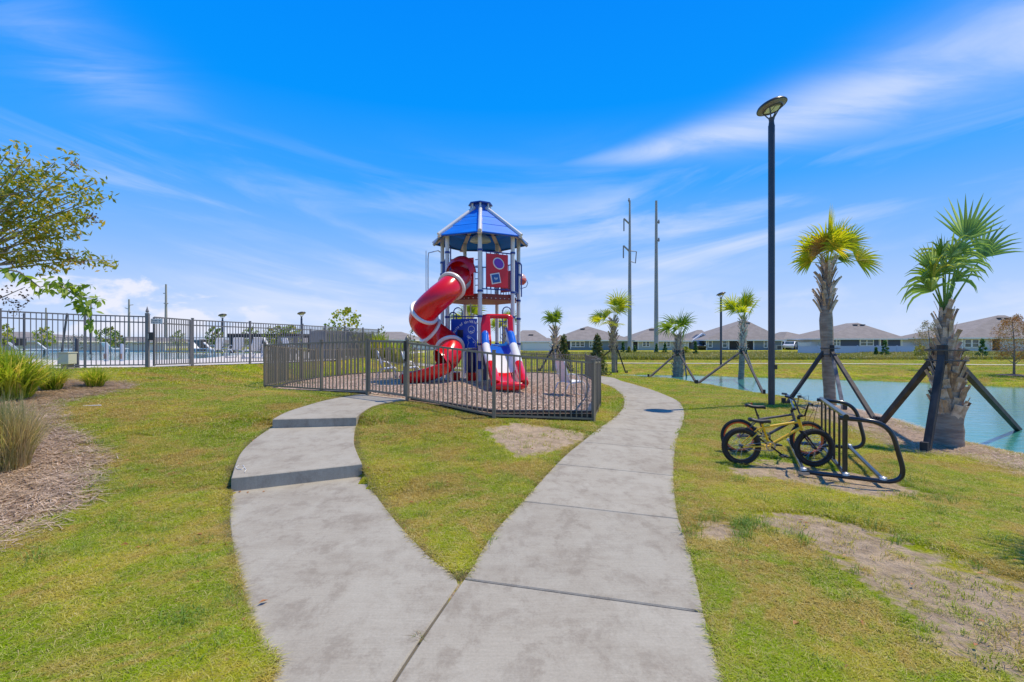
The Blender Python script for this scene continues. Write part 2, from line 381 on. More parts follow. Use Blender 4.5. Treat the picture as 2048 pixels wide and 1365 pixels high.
# ------------------------------------------------------------------ ground sheet
def axis(a0, a1, step, far):
    c = list(np.arange(a0, a1+1e-6, step)); s = step; p = c[-1]
    while p < far: s *= 1.22; p += s; c.append(p)
    s = step; p = c[0]
    while p > -far: s *= 1.22; p -= s; c.insert(0, p)
    return np.array(c)
gx = axis(-13, 13, .11, 3000); gy = axis(.6, 20, .11, 3000)
gy = gy[gy > -40]; gx = gx[(gx > -3000)]
nx, ny = len(gx), len(gy); XX, YY = np.meshgrid(gx, gy)
def noise2(x, y, sc, seed=0):
    # smooth value noise in numpy
    x = x*sc+seed*17.3; y = y*sc-seed*9.1; xi = np.floor(x).astype(int); yi = np.floor(y).astype(int); fx = x-xi; fy = y-yi
    fx = fx*fx*(3-2*fx); fy = fy*fy*(3-2*fy)
    def hsh(a, b):
        n = (a*374761393+b*668265263+seed*144269) & 0x7fffffff; n = ((n ^ (n >> 13))*1274126177) & 0x7fffffff
        return ((n ^ (n >> 16)) & 0xffff)/65535.
    return (hsh(xi, yi)*(1-fx)+hsh(xi+1, yi)*fx)*(1-fy)+(hsh(xi, yi+1)*(1-fx)+hsh(xi+1, yi+1)*fx)*fy
def fbm(x, y, sc, seed=0): return noise2(x, y, sc, seed)*.55+noise2(x, y, sc*2.1, seed+1)*.3+noise2(x, y, sc*4.5, seed+2)*.15
ZZ = H(XX, YY)
near = (np.abs(XX) < 30) & (YY < 60)
ZZ = ZZ+np.where(near, (fbm(XX, YY, 1.1, 3)-.5)*.035, 0)
def soft(x, y, polys, w):
    o = np.zeros(np.shape(x))
    for P in polys:
        d = pdist(x, y, P); i = inpoly(x, y, P); sd = np.where(i, d, -d)
        o = np.maximum(o, np.clip(.5+sd/w*.5, 0, 1))
    return o
def cover(x, y):
    nz = (noise2(x, y, 1.3, 5)*.65+noise2(x, y, 2.7, 6)*.35-.5)*.9
    dirt = np.clip(soft(x, y, dirt_polys, .35)+nz*.9*(soft(x, y, dirt_polys, 1.0) > .01), 0, 1)
    straw = np.clip(soft(x, y, [straw_poly], .35)+nz*.4*(soft(x, y, [straw_poly], .8) > .02), 0, 1)
    bank = np.clip(soft(x, y, [bank_poly], .5)+nz*.5*(soft(x, y, [bank_poly], 1.2) > .01), 0, 1)
    return dirt, straw, bank
dirt, straw, bank = cover(XX, YY)
allp = [main_poly]+bpolys
low = np.zeros(XX.shape, bool)
for P in allp: low |= inpoly(XX, YY, P) & (pdist(XX, YY, P) > .13)
low |= inpoly(XX, YY, [Pz(900, 1195, 0), Pz(938, 1195, 0), Pz(860, 1365, 0), (-.58, .9), (-1.0, .9), Pz(745, 1365, 0)])
for P in ([Pz(472, 1010, .02), Pz(470, 950, .02), Pz(718, 922, .02), Pz(722, 975, .02)], [Pz(556, 875, .19), Pz(556, 845, .19), Pz(706, 842, .19), Pz(704, 870, .19)]): low |= inpoly(XX, YY, P)
ZZ = np.where(low, ZZ-.11, ZZ)
edge = np.full(XX.shape, 9.)
for P in allp: edge = np.minimum(edge, pdist(XX, YY, P))
# the branch slab near the camera is level, keep the lawn at its lip
mi = inpoly(XX, YY, mulch_poly) & (pdist(XX, YY, mulch_poly) > .12); ZZ = np.where(mi, np.minimum(ZZ, CH(XX, YY))-.3, ZZ)
di = inpoly(XX, YY, deck_poly) & (pdist(XX, YY, deck_poly) > .1); ZZ = np.where(di, zdeck(YY)-.4, ZZ)
idx = np.arange(nx*ny).reshape(ny, nx)
qs = np.stack([idx[:-1, :-1], idx[:-1, 1:], idx[1:, 1:], idx[1:, :-1]], -1).reshape(-1, 4)
def grassnodes(t, pos):
    """patchy lawn colour shared by soil sheet and blades"""
    a = t.ss(t.noise(pos, .55, 4, .6, .3), .40, .62)
    b = t.ss(t.noise(pos, 2.3, 5, .7), .45, .62)
    c = t.ss(t.noise(pos, .35, 4, .7), .47, .56)
    col = t.mix(a, (.255, .35, .006), (.42, .415, .02))
    col = t.mix(t.m('MULTIPLY', b, .65), col, (.50, .39, .07))
    col = t.mix(t.m('MULTIPLY', c, .6), col, (.20, .32, .004))
    col = t.mix(t.m('MULTIPLY', t.ss(t.noise(pos, .8, 6, .75, .5), .475, .585), .8), col, (.46, .32, .085))
    return col
gm = bpy.data.materials.new('lawn_soil'); gm.use_nodes = True; t = NT(gm.node_tree); b = t.n['Principled BSDF']
pos = t.node('ShaderNodeNewGeometry').outputs['Position']
def attr(t, n): a = t.node('ShaderNodeAttribute'); a.attribute_name = n; return a.outputs['Fac']
far = t.ss(t.node('ShaderNodeCameraData').outputs['View Z Depth'], 1, 2) if 0 else None
sy = t.node('ShaderNodeSeparateXYZ'); t.l.new(pos, sy.inputs[0])
gcol = grassnodes(t, pos)
fine = t.noise(pos, 26, 4, .75); fine2 = t.noise(t.scale(pos, (1, 3, 1)), 5, 4, .7)
kk = t.m('ADD', t.m('MULTIPLY', fine, 1.0), t.m('ADD', t.m('MULTIPLY', fine2, .5), .18))
gcol = t.mix(1.0, gcol, t.xyz(kk, kk, kk), 'MULTIPLY')
soil = t.mix(t.ss(t.noise(pos, 9, 5, .7), .35, .65), (.60, .46, .315), (.42, .315, .21))
soil = t.mix(t.m('MULTIPLY', t.ss(t.noise(pos, 1.6, 3, .6), .55, .7), .7), soil, (.72, .54, .33))
strawc = t.mix(t.ss(t.noise(t.scale(pos, (1, 3.5, 1), (0, 0, .6)), 70, 4, .85), .35, .65), (.33, .235, .16), (.60, .46, .33))
edn = t.m('MULTIPLY', t.m('SUBTRACT', t.noise(pos, 6, 6, .75), .5), 1.6)
fd = t.ss(t.m('ADD', attr(t, 'dirt'), edn), .35, .65); fs = t.ss(t.m('ADD', attr(t, 'straw'), edn), .35, .65)
far_soil = t.mix(.5, gcol, (.20, .15, .08))
col = t.mix(fd, gcol, soil); col = t.mix(fs, col, strawc)
t.put(b.inputs['Base Color'], col); b.inputs['Roughness'].default_value = .95; b.inputs['Specular IOR Level'].default_value = .1
bn = t.node('ShaderNodeBump'); bn.inputs['Strength'].default_value = 1; bn.inputs['Distance'].default_value = .06
t.put(bn.inputs['Height'], t.m('ADD', t.noise(pos, 22, 5, .75), t.m('MULTIPLY', t.noise(pos, 5, 3, .6), 1.2))); t.l.new(bn.outputs[0], b.inputs['Normal'])
ground = npmesh('ground', np.stack([XX, YY, ZZ], -1), qs, gm, smooth=True); tag(ground, kind='structure', label='patchy green and straw coloured lawn with bare soil patches')
for nme, ar in (('dirt', np.maximum(dirt, np.clip(1-edge/.06, 0, 1)*.8)), ('straw', np.maximum(straw, bank))):
    a = ground.data.attributes.new(nme, 'FLOAT', 'POINT'); a.data.foreach_set('value', ar.astype(np.float32).ravel())
# ------------------------------------------------------------------ concrete paths
cm = bpy.data.materials.new('concrete'); cm.use_nodes = True; t = NT(cm.node_tree); b = t.n['Principled BSDF']; MATS['concrete'] = cm
pos = t.node('ShaderNodeNewGeometry').outputs['Position']
st = t.ss(t.noise(t.scale(pos, (1, 1.8, 1)), 1.3, 7, .72, .15), .42, .68); st2 = t.ss(t.noise(t.scale(pos, (1.4, 1, 1)), 3.4, 7, .76, .2), .47, .63); gr_ = t.noise(pos, 70, 3, .7); st3 = t.ss(t.noise(t.scale(pos, (1.5, .8, 1)), 1.1, 6, .7, .1), .46, .6)
brush = t.noise(t.scale(pos, (3, 60, 1), (0, 0, -.2)), 1.2, 3, .7)
col = t.mix(t.m('MULTIPLY', st, .62), (.365, .333, .268), (.285, .25, .195)); col = t.mix(t.m('MULTIPLY', st2, .48), col, (.205, .170, .130))
col = t.mix(t.m('MULTIPLY', st3, .35), col, (.43,.405,.335))
k = t.m('ADD', t.m('MULTIPLY', gr_, .42), t.m('ADD', t.m('MULTIPLY', brush, .30), .62)); col = t.mix(1.0, col, t.xyz(k, k, k), 'MULTIPLY')
oi = t.node('ShaderNodeObjectInfo'); k = t.m('ADD', t.m('MULTIPLY', oi.outputs['Random'], .10), .94); col = t.mix(1.0, col, t.xyz(k, k, k), 'MULTIPLY')
t.put(b.inputs['Base Color'], col); b.inputs['Roughness'].default_value = .85; b.inputs['Specular IOR Level'].default_value = .3
bn = t.node('ShaderNodeBump'); bn.inputs['Strength'].default_value = .35; bn.inputs['Distance'].default_value = .004
t.put(bn.inputs['Height'], t.m('ADD', gr_, t.m('MULTIPLY', brush, .8))); t.l.new(bn.outputs[0], b.inputs['Normal'])
def slab(name, rows, parent, nu=10, thick=.12, gap=.004, bottom=None):
    """rows: (left xyz, right xyz) lists; a bevelled slab with skirts"""
    mb = MB(); n = len(rows); top = []
    for i, (a, c) in enumerate(rows):
        a = np.array(a, float); c = np.array(c, float)
        for j in range(nu+1):
            p = a+(c-a)*j/nu; top.append(p)
    W_ = nu+1
    ctr = sum(top)/len(top)
    # round the rim: outer ring lowered 6 mm and walls below
    vs = [tuple(p) for p in top]; fs = [(i*W_+j, i*W_+j+1, (i+1)*W_+j+1, (i+1)*W_+j) for i in range(n-1) for j in range(nu)]
    ring = [j for j in range(W_)]+[i*W_+nu for i in range(1, n)]+[(n-1)*W_+j for j in range(nu-1, -1, -1)]+[i*W_ for i in range(n-2, 0, -1)]
    m = len(ring); k0 = len(vs)
    for lev, (off, dz) in enumerate(((.008, -.008), (.008, -thick))):
        for r_i, r in enumerate(ring):
            p = np.array(vs[r]); a = np.array(vs[ring[r_i-1]]); c = np.array(vs[ring[(r_i+1) % m]]); tt = c-a; nn = np.array([tt[1], -tt[0], 0]); nn /= (np.linalg.norm(nn)+1e-9)
            if np.dot(nn[:2], (p-ctr)[:2]) < 0: nn = -nn
            vs.append((p[0]+nn[0]*off, p[1]+nn[1]*off, p[2]+dz))
    for i in range(m):
        i2 = (i+1) % m
        fs.append((ring[i], k0+i, k0+i2, ring[i2])); fs.append((k0+i, k0+m+i, k0+m+i2, k0+i2))
    mb.add(vs, fs); return mb.build(name, cm, parent)
foot = tag(thing('footpath', None, None, (0, 0, 0)), kind='structure', label='curving concrete footpath laid in separate slabs')
js = [i for i, p in enumerate(main_pairs) if p[2]]
for a, c in zip(js[:-1], js[1:]):
    seg = [q_ for q_, t_ in MD if a-1e-6 <= t_ <= c+1e-6]
    L = [np.array(s_[:2]) for s_ in seg]; Rr = [np.array(s_[2:]) for s_ in seg]
    g = .015
    for arr in (L, Rr):
        d = arr[1]-arr[0]; arr[0] = arr[0]+d/np.linalg.norm(d)*g; d = arr[-2]-arr[-1]; arr[-1] = arr[-1]+d/np.linalg.norm(d)*g
    rows = []
    for l, r in zip(L, Rr):
        rows.append(((l[0], l[1], Hs(*l)+.018), (r[0], r[1], Hs(*r)+.018)))
    slab('slab', rows, foot)
side = tag(thing('stepped_path', None, None, (0, 0, 0)), kind='structure', label='branch path with two concrete steps up to the gate')
for D, th, nme in zip(BD, (.12, .26, .28), ('slab', 'landing', 'landing')):
    slab(nme, [(tuple(q_[:3]), tuple(q_[3:])) for q_ in D], side, thick=th)
lz = .172; sc2 = [Pz(*p, lz) for p in ((478, 931), (472, 935), (474, 938), (483, 940), (488, 936), (486, 931), (492, 940), (489, 945))]
MB().tube([(x, y, Hs(0, 5)*0+lz+.001) for x, y in sc2], .004, 4).build('chalk_mark', mat('chalk', (.62, .62, .6), .9), [o_ for o_ in side.children if o_.name.startswith('landing')][0])
# dark soil in the joints lies on the lowered ground; far walk beyond the pond
fw = MB(); rows = [((8, 41), (8, 42)), ((14, 40), (14, 41)), ((25, 39), (25, 40)), ((40, 37), (40, 38)), ((60, 35.3), (60, 36.3))]
for (a, c), (d, e_) in zip(rows[:-1], rows[1:]):
    fw.add([(p[0], p[1], Hs(*p)+.05) for p in (a, d, e_, c)], [(0, 1, 2, 3)])
fwo = fw.build('far_footpath', mat('far_concrete', (.52, .48, .38), .9)); tag(fwo, kind='structure', label='pale footpath crossing the lawn beyond the pond')
# ------------------------------------------------------------------ pond water
wm = bpy.data.materials.new('pond_water'); wm.use_nodes = True; t = NT(wm.node_tree); b = t.n['Principled BSDF']
pos = t.node('ShaderNodeNewGeometry').outputs['Position']
n_ = t.noise(t.scale(pos, (1, 3, 1), (0, 0, .5)), 1.6, 5, .6, .4)
t.put(b.inputs['Base Color'], t.mix(t.ss(t.noise(pos, .12, 3, .6), .35, .65), (.055, .26, .21), (.065, .25, .225)))
b.inputs['Roughness'].default_value = .05; b.inputs['Specular IOR Level'].default_value = .6
bn = t.node('ShaderNodeBump'); bn.inputs['Strength'].default_value = .28; bn.inputs['Distance'].default_value = .05; t.put(bn.inputs['Height'], n_); t.l.new(bn.outputs[0], b.inputs['Normal'])
wx = MB(); wx.add([(5, 3, WZ), (40, 3, WZ), (40, 33, WZ), (5, 33, WZ)], [(0, 1, 2, 3)]); wo = wx.build('pond_water', wm); tag(wo, kind='structure', label='milky turquoise pond')
# ------------------------------------------------------------------ playground surface
pm = bpy.data.materials.new('wood_chips'); pm.use_nodes = True; t = NT(pm.node_tree); b = t.n['Principled BSDF']
pos = t.node('ShaderNodeNewGeometry').outputs['Position']
vo = t.node('ShaderNodeTexVoronoi'); t.put(vo.inputs['Vector'], t.scale(pos, (1, 1.6, 1))); vo.inputs['Scale'].default_value = 28
sp = t.node('ShaderNodeSeparateColor'); t.l.new(vo.outputs['Color'], sp.inputs[0])
col = t.mix(sp.outputs[0], (.34, .225, .15), (.66, .49, .36)); col = t.mix(t.m('MULTIPLY', t.ss(t.noise(pos, .6, 3), .4, .65), .5), col, (.66, .43, .26))
t.put(b.inputs['Base Color'], col); b.inputs['Roughness'].default_value = .95; b.inputs['Specular IOR Level'].default_value = .1
bn = t.node('ShaderNodeBump'); bn.inputs['Strength'].default_value = 1; bn.inputs['Distance'].default_value = .02; t.put(bn.inputs['Height'], t.m('ADD', sp.outputs[1], t.noise(pos, 40, 4, .7))); t.l.new(bn.outputs[0], b.inputs['Normal'])
# triangle fan grid clipped to polygon: sample rows
def fill(poly, zf, step, name, m):
    xs = [p[0] for p in poly]; ys = [p[1] for p in poly]; mb = MB(); n = len(poly); yy = sorted(set(list(np.arange(min(ys)+1e-4, max(ys), step))+[y+s_ for y in ys for s_ in (1e-4, -1e-4) if min(ys) < y+s_ < max(ys)]))
    def spans(y):
        r = []
        for i in range(n):
            x1, y1 = poly[i]; x2, y2 = poly[i-1]
            if (y1 > y) != (y2 > y): r.append((x2-x1)*(y-y1)/(y2-y1)+x1)
        return sorted(r)
    for a, c in zip(yy[:-1], yy[1:]):
        sa, sc = spans(a), spans(c)
        if len(sa) != len(sc): continue
        for k in range(0, len(sa)-1, 2):
            K = max(1, int((sa[k+1]-sa[k])/max(step, .5)))
            for j in range(K):
                pts = [(sa[k]+(sa[k+1]-sa[k])*j/K, a), (sa[k]+(sa[k+1]-sa[k])*(j+1)/K, a), (sc[k]+(sc[k+1]-sc[k])*(j+1)/K, c), (sc[k]+(sc[k+1]-sc[k])*j/K, c)]
                mb.add([(x, y, zf(x, y)) for x, y in pts], [(0, 1, 2, 3)])
    return mb.build(name, m, smooth=True)
CHs = lambda x, y: float(CH(np.array([x]), np.array([y]))[0])
tag(fill(mulch_poly, CHs, .5, 'playground_surface', pm), kind='structure', label='tan wood chip surfacing inside the playground fence')
# black edging timbers just inside the fence
eb = tag(thing('border_edging', 'black plastic edging boards holding the wood chips inside the playground fence', 'edging', (Xat(530, 13.1), 13.1, .3)))
bm_ = mat('black_plastic', (.025, .027, .03), .5, col2=(.06, .06, .065), ns=3)
mp = np.array(mulch_poly); cen = mp.mean(0)
for i in range(len(mp)):
    a, c = mp[i], mp[(i+1) % len(mp)]
    if i == 2: continue
    L = np.linalg.norm(c-a); K = max(1, round(L/1.25)); nrm = np.array([-(c-a)[1], (c-a)[0]])/L
    if np.dot(nrm, cen-(a+c)/2) < 0: nrm = -nrm
    for k in range(K):
        p = a+(c-a)*(k+.02)/K+nrm*.10; p2 = a+(c-a)*(k+.98)/K+nrm*.10
        MB().bar((p[0], p[1], CHs(*p)-.07), (p2[0], p2[1], CHs(*p2)-.07), .09, .24).build('board', bm_, eb, world=True)
# ------------------------------------------------------------------ pool deck and pool
dm = mat('deck_concrete', (.66, .60, .54), .85, col2=(.58, .53, .47), ns=.7, coord='w')
pool = smooth([Pz(85, 724, .62), Pz(230, 726, .62), Pz(390, 722, .62), Pz(470, 714, .62), Pz(530, 707, .62), Pz(470, 703.5, .62), Pz(300, 703, .62), Pz(100, 703.5, .62), Pz(20, 706, .62), Pz(20, 716, .62)], 5)
zd = lambda x, y: float(zdeck(y))
# deck with the pool cut out: outer part as spans
def deckfill():
    mb = MB(); ys = sorted(set(list(np.arange(7.5, 41, .35))+[p[1] for p in pool]+[p[1] for p in PFW])); n = len(deck_poly)
    def cross(P, y):
        r = []
        for i in range(len(P)):
            x1, y1 = P[i]; x2, y2 = P[i-1]
            if (y1 > y) != (y2 > y): r.append((x2-x1)*(y-y1)/(y2-y1)+x1)
        return sorted(r)
    for a, c in zip(ys[:-1], ys[1:]):
        a2, c2 = a+1e-5, c-1e-5; A, Cc = cross(deck_poly, a2), cross(deck_poly, c2); pa, pc = cross(pool, a2), cross(pool, c2)
        if len(A) < 2 or len(Cc) < 2: continue
        A = [A[0], A[-1]]; Cc = [Cc[0], Cc[-1]]
        if len(pa) == 2 and len(pc) == 2: A = [A[0], *pa, A[1]]; Cc = [Cc[0], *pc, Cc[1]]
        for k in range(0, len(A), 2):
            K = 6
            for j in range(K):
                f = lambda S_, u: S_[k]+(S_[k+1]-S_[k])*u
                mb.add([(f(A, j/K), a, zd(0, a)), (f(A, (j+1)/K), a, zd(0, a)), (f(Cc, (j+1)/K), c, zd(0, c)), (f(Cc, j/K), c, zd(0, c))], [(0, 1, 2, 3)])
    return mb.build('pool_deck', dm)
tag(deckfill(), kind='structure', label='pale concrete pool deck behind the tall fence')
pw = mat('pool_water', (.10, .28, .34), .06, col2=(.16, .36, .38), ns=.5, bump=.25, bs=3, coord='w')
mb = MB(); mb.add([(x, y, .60) for x, y in pool], [tuple(range(len(pool)))]); tag(mb.build('pool_water', pw), kind='structure', label='still blue-grey swimming pool water')
cp = MB(); n = len(pool)
for i in range(n):
    a, c = pool[i], pool[(i+1) % n]
    cp.add([(*a, zd(0, a[1])+.012), (*c, zd(0, c[1])+.012), (*c, .5), (*a, .5)], [(0, 1, 2, 3)])
tag(cp.build('pool_wall', mat('pool_tile', (.55, .62, .62), .4)), kind='structure', label='tiled pool wall')
# ------------------------------------------------------------------ fences
fm = mat('bronze_metal', (.21, .18, .13), .45, .1, col2=(.24, .205, .155), ns=2)
fm2 = mat('grey_metal', (.19, .185, .19), .45, .1, col2=(.22, .21, .21), ns=2)
def picketmesh(h, w, m, nm):
    mb = MB(); mb.box((0, 0, h/2), (w, w, h)); return protomesh(nm, mb, m)
def fence_run(root, pts, h, sp, m, rails, postw=.06, pw=.018, zf=None, posts=True, first=True, last=True, collect=None, top_on_posts=.03, gap0=0):
    """pts: (x, y, zbase); rails: heights of the horizontal rails"""
    o = root.location
    for i, p in enumerate(pts):
        if (i == 0 and not first) or (i == len(pts)-1 and not last): continue
        MB().box((p[0], p[1], p[2]+h/2+top_on_posts/2-.04), (postw, postw, h+top_on_posts+.08), Euler((0, 0, math.atan2(pts[min(i+1, len(pts)-1)][1]-pts[max(i-1, 0)][1], pts[min(i+1, len(pts)-1)][0]-pts[max(i-1, 0)][0])))).box((p[0], p[1], p[2]+h+top_on_posts+.006), (postw+.012, postw+.012, .014)).build('post', m, root, world=True)
    for a, c in zip(pts[:-1], pts[1:]):
        a = V(a); c = V(c); d = (c-a); L = Vector((d.x, d.y, 0)).length; u = d/L
        for r in rails:
            MB().bar(a+u*.03+V(0, 0, r), c-u*.03+V(0, 0, r), .026, .036).build('rail', m, root, world=True)
        n = max(1, round((L-.06)/sp))
        for k in range(1, n):
            p = a+u*(.03+(L-.06)*k/n); collect.append((p.x-o.x, p.y-o.y, p.z-o.z+rails[0]-.01, rails[-1]-rails[0]+.02, math.atan2(d.y, d.x), Vector((p.x, p.y, 0)).length))
def place_pickets(root, col, m, w, cap=290, nm='picket'):
    col.sort(key=lambda c: c[5]); me = picketmesh(1, w, m, nm)
    for c in col[:cap]: put(me, nm, root, c[:3], (0, 0, c[4]), (1, 1, c[3]))
    if len(col) > cap:
        mb = MB()
        for c in col[cap:]: mb.box((c[0], c[1], c[2]+c[3]/2), (w, w, c[3]), (0, 0, c[4]))
        tag(mb.build('picket_run', m, root), kind='stuff')
fr1 = [(Xat(p, d), d, z) for p, d, z in FR]; fr2 = [(Xat(p, d), d, z) for p, d, z in FR2]
pf = thing('playground_fence', 'low bronze metal picket fence enclosing the playground tower', 'fence', fr1[0])
col = []
def subdivide(P, mx):
    o = [P[0]]
    for a, c in zip(P[:-1], P[1:]):
        n = max(1, math.ceil(math.dist(a[:2], c[:2])/mx))
        for k in range(1, n+1): o.append(tuple(a[i]+(c[i]-a[i])*k/n for i in range(3)))
    return o
RL = [.07, 1.17]
fence_run(pf, fr1, 1.2, .118, fm, RL, collect=col)
fence_run(pf, subdivide(fr2, 2.5), 1.2, .118, fm, RL, collect=col, last=False)
place_pickets(pf, col, fm, .020)
# gate with latch
A, B_ = V(fr1[-1]), V(fr2[0]); gt = thing('playground_gate', 'low bronze picket gate between two posts at the top of the stepped path', 'gate', A)
u = (B_-A).normalized(); a = A+u*.07; c = B_-u*.09
for r in (.09, 1.19): MB().bar(a+V(0, 0, r), c+V(0, 0, r), .03, .045).build('rail', fm, gt, world=True)
for p in (a, c): MB().box((p.x, p.y, p.z+.64), (.045, .045, 1.14)).build('stile', fm, gt, world=True)
me = picketmesh(1.1, .02, fm, 'picket')
for k in range(1, 10):
    p = a+(c-a)*k/10-A; put(me, 'picket', gt, (p.x, p.y, p.z+.09), (0, 0, math.atan2(u.y, u.x)))
lm = mat('latch_black', (.015, .015, .017), .4)
MB().box((c.x+.03, c.y-.06, c.z+1.0), (.05, .05, .42)).build('latch', lm, gt, world=True)
MB().box((c.x+.01, c.y-.10, c.z+.92), (.03, .03, .16)).box((c.x+.01, c.y-.10, c.z+.72), (.03, .03, .06)).build('latch_plate', mat('galv', (.55, .55, .56), .35, .6), gt, world=True)
MB().lathe([(.03, 0), (.045, .03), (.035, .07), (.012, .1), (.0, .12)], 10, (c.x+.05, c.y, c.z+1.21)).build('post_cap', fm, gt, world=True)
# pool fence
def zp(x, y): return float(zdeck(y))
pts = [(x, y, zp(x, y)+.01) for x, y in PFW]
gi = 3
pfen = thing('pool_fence', 'tall grey metal picket fence with a double top rail along the pool deck', 'fence', pts[0]); col = []
RP = [.06, 1.33, 1.50]
gate_end = tuple(pts[3][i]+(pts[4][i]-pts[3][i])*.0 for i in range(3))
g0 = V(pts[3]); g1 = V(pts[4]); gd = (g1-g0).normalized(); 
fence_run(pfen, pts[:4], 1.53, .105, fm2, RP, collect=col, pw=.02)
fence_run(pfen, subdivide(pts[4:], 2.6), 1.53, .105, fm2, RP, collect=col, pw=.02)
place_pickets(pfen, col, fm2, .021)
gt = thing('pool_gate', 'tall grey metal pool gate carrying a small white sign and a lock box', 'gate', g0)
a = g0+gd*.09; c = g1-gd*.09
for r in RP: MB().bar(a+gd*.1+V(0, 0, r), c+V(0, 0, r), .028, .04).build('rail', fm2, gt, world=True)
for p in (a+gd*.1, c): MB().box((p.x, p.y, p.z+.76), (.05, .05, 1.48)).build('stile', fm2, gt, world=True)
me = picketmesh(1.46, .021, fm2, 'picket')
for k in range(1, 15):
    p = a+gd*.1+(c-a-gd*.1)*k/15-g0; put(me, 'picket', gt, (p.x, p.y, p.z+.05), (0, 0, math.atan2(gd.y, gd.x)))
wp_ = mat('white_paint', (.80, .80, .78), .4)
ang = math.atan2(gd.y, gd.x)
p = P3(316, 643, g0.y+.1); s_ = MB(); s_.box(p-V(0, .05, 0), (.36, .012, .15)).build('sign', wp_, gt, world=True)
bl = mat('sign_print', (.05, .06, .12), .6)
tx = MB()
for dx, dz, w_ in ((-.10, .02, .02), (-.02, .02, .09), (.09, .02, .05), (-.08, -.03, .05), (.0, -.03, .07), (.09, -.03, .04), (-.13, .02, .012)):
    tx.box(p+V(dx, -.059, dz), (w_, .003, .016))
tx.build('sign_lettering', bl, gt, world=True)
p = P3(303, 673, g0.y-.05); MB().box(p, (.13, .08, .24)).build('lock_box', mat('dark_box', (.03, .032, .038), .4), gt, world=True, bevel=.01)
MB().box(p+V(-.06, -.045, .0), (.02, .012, .15)).build('lock_plate', mat('galv', (.55, .55, .56), .35, .6), gt, world=True)
p = g0; MB().box((p.x, p.y-.05, p.z+.8), (.10, .05, 1.62)).build('strike_post', fm2, gt, world=True)
MB().lathe([(.03, 0), (.045, .04), (.02, .12), (.0, .2)], 8, (p.x, p.y-.05, p.z+1.62)).build('post_cap', fm2, gt, world=True)
# ------------------------------------------------------------------ play tower
red = mat('red_plastic', (.78, .006, .012), .22, spec=.5, coat=.3, col2=(.70, .006, .012), ns=2)
dred = mat('red_panel', (.68, .012, .03), .35)
blu = mat('blue_plastic', (.012, .085, .52), .3)
nav = mat('blue_metal', (.015, .05, .27), .3, .1)
dnav = mat('navy_plastic', (.008, .02, .12), .35)
wht = mat('white_post', (.72, .71, .70), .35, col2=(.65, .64, .62), ns=1)
wpl = mat('white_plastic', (.80, .78, .74), .3)
TC = V(Xat(961, 16.35), 16.35, 0); TZ = .30
tw = thing('play_tower', 'red white and blue play tower with a spiral tube slide and pointed blue roof', 'play tower', (TC.x, TC.y, TZ))
PH = [R(3)+2*PI*k/7 for k in range(7)]
def tp(r, a, z): return Vector((TC.x+r*math.sin(a), TC.y-r*math.cos(a), z))
RP_ = 1.35
EZ, PZ = 4.97, 6.02
for a in PH:
    p = tp(RP_, a, 0); mb = MB(); mb.lathe([(.066, TZ-.2), (.066, 5.12)], 14, (p.x, p.y, 0)); mb.build('post', wht, tw, smooth=2, world=True)
def collar(a, z, parent=tw):
    p = tp(RP_, a, z); MB().lathe([(.067, -.035), (.083, -.03), (.083, .03), (.067, .035)], 14, p, cap=False).build('post_clamp', nav, tw, smooth=2, world=True)
for i, a in enumerate(PH):
    for z in (3.17, 4.45) if i in (0, 1, 6) else (3.0, 3.9, 4.3): collar(a, z)
    for z in ((1.5, 2.37, .95) if i in (0, 1, 2, 6) else (1.5,)): collar(a, z)
# roof: seven sloping panels with thickness, ribs, cupola
roofm = mat('roof_plastic', (.004, .21, .80), .5, col2=(.006, .17, .68), spec=.25, ns=1.2, stretch=(1, 1, 6)); under = mat('roof_under', (.04, .16, .50), .5)
RR, RT = 1.66, .30
def rp(a, s, off=0): # along slope s 0..1
    return tp(RR+(RT-RR)*s, a, EZ+(PZ-EZ)*s+off)
for k in range(7):
    a, c = PH[k], PH[(k+1) % 7]; mb = MB(); n = 3
    for i in range(n):
        s0, s1 = i/n+.002, (i+1)/n-.006
        vs = [rp(a, s0, .01), rp(c, s0, .01), rp(c, s1, .0), rp(a, s1, .0)]; vs += [p-V(0, 0, .03) for p in vs]
        mb.add(vs, [(0, 1, 2, 3), (7, 6, 5, 4), (0, 4, 5, 1), (1, 5, 6, 2), (2, 6, 7, 3), (3, 7, 4, 0)])
    mb.build('roof_panel', roofm, tw, world=True)
    for s_ in (.02, .45):
        MB().bar(rp(a, s_, -.05), rp(c, s_, -.05), .05, .03).build('roof_batten', nav, tw, world=True)
    MB().tube([rp(a, -.02, .035), rp(a, .5, .04), rp(a, 1.03, .035)], .062, 10).build('roof_rib', wht, tw, smooth=2, world=True)
    beam = mat('tan_beam', (.62, .55, .47), .5)
    MB().bar(rp(a, -.01, -.045), rp(a, .62, -.05), .14, .05, up=(0, 0, 1)).build('rafter', beam, tw, world=True)
    MB().tube([tp(.34, a, 5.98), tp(.34, a, 6.24)], .03, 8).build('cupola_post', wht, tw, smooth=2, world=True)
mb = MB()
mb.lathe([(.27, 5.93), (.27, 6.24)], 7, (TC.x, TC.y, 0), M=Matrix.Rotation(-PI/2+PH[0], 3, 'Z'), cap=False); mb.build('cupola_drum', dnav if 0 else blu, tw, world=True)
mb = MB(); mb.lathe([(.43, 6.22), (.42, 6.26), (.2, 6.33), (.0, 6.35)], 7, (TC.x, TC.y, 0), M=Matrix.Rotation(-PI/2+PH[0], 3, 'Z')); mb.build('cupola_cap', nav, tw, world=True)
mb = MB(); mb.lathe([(.36, 0), (.33, .1), (.24, .2), (.1, .26), (0, .27)], 18, (TC.x, TC.y, 4.98)); mb.build('inner_dome', mat('clear_grey', (.55, .62, .72), .15), tw, smooth=True, world=True)
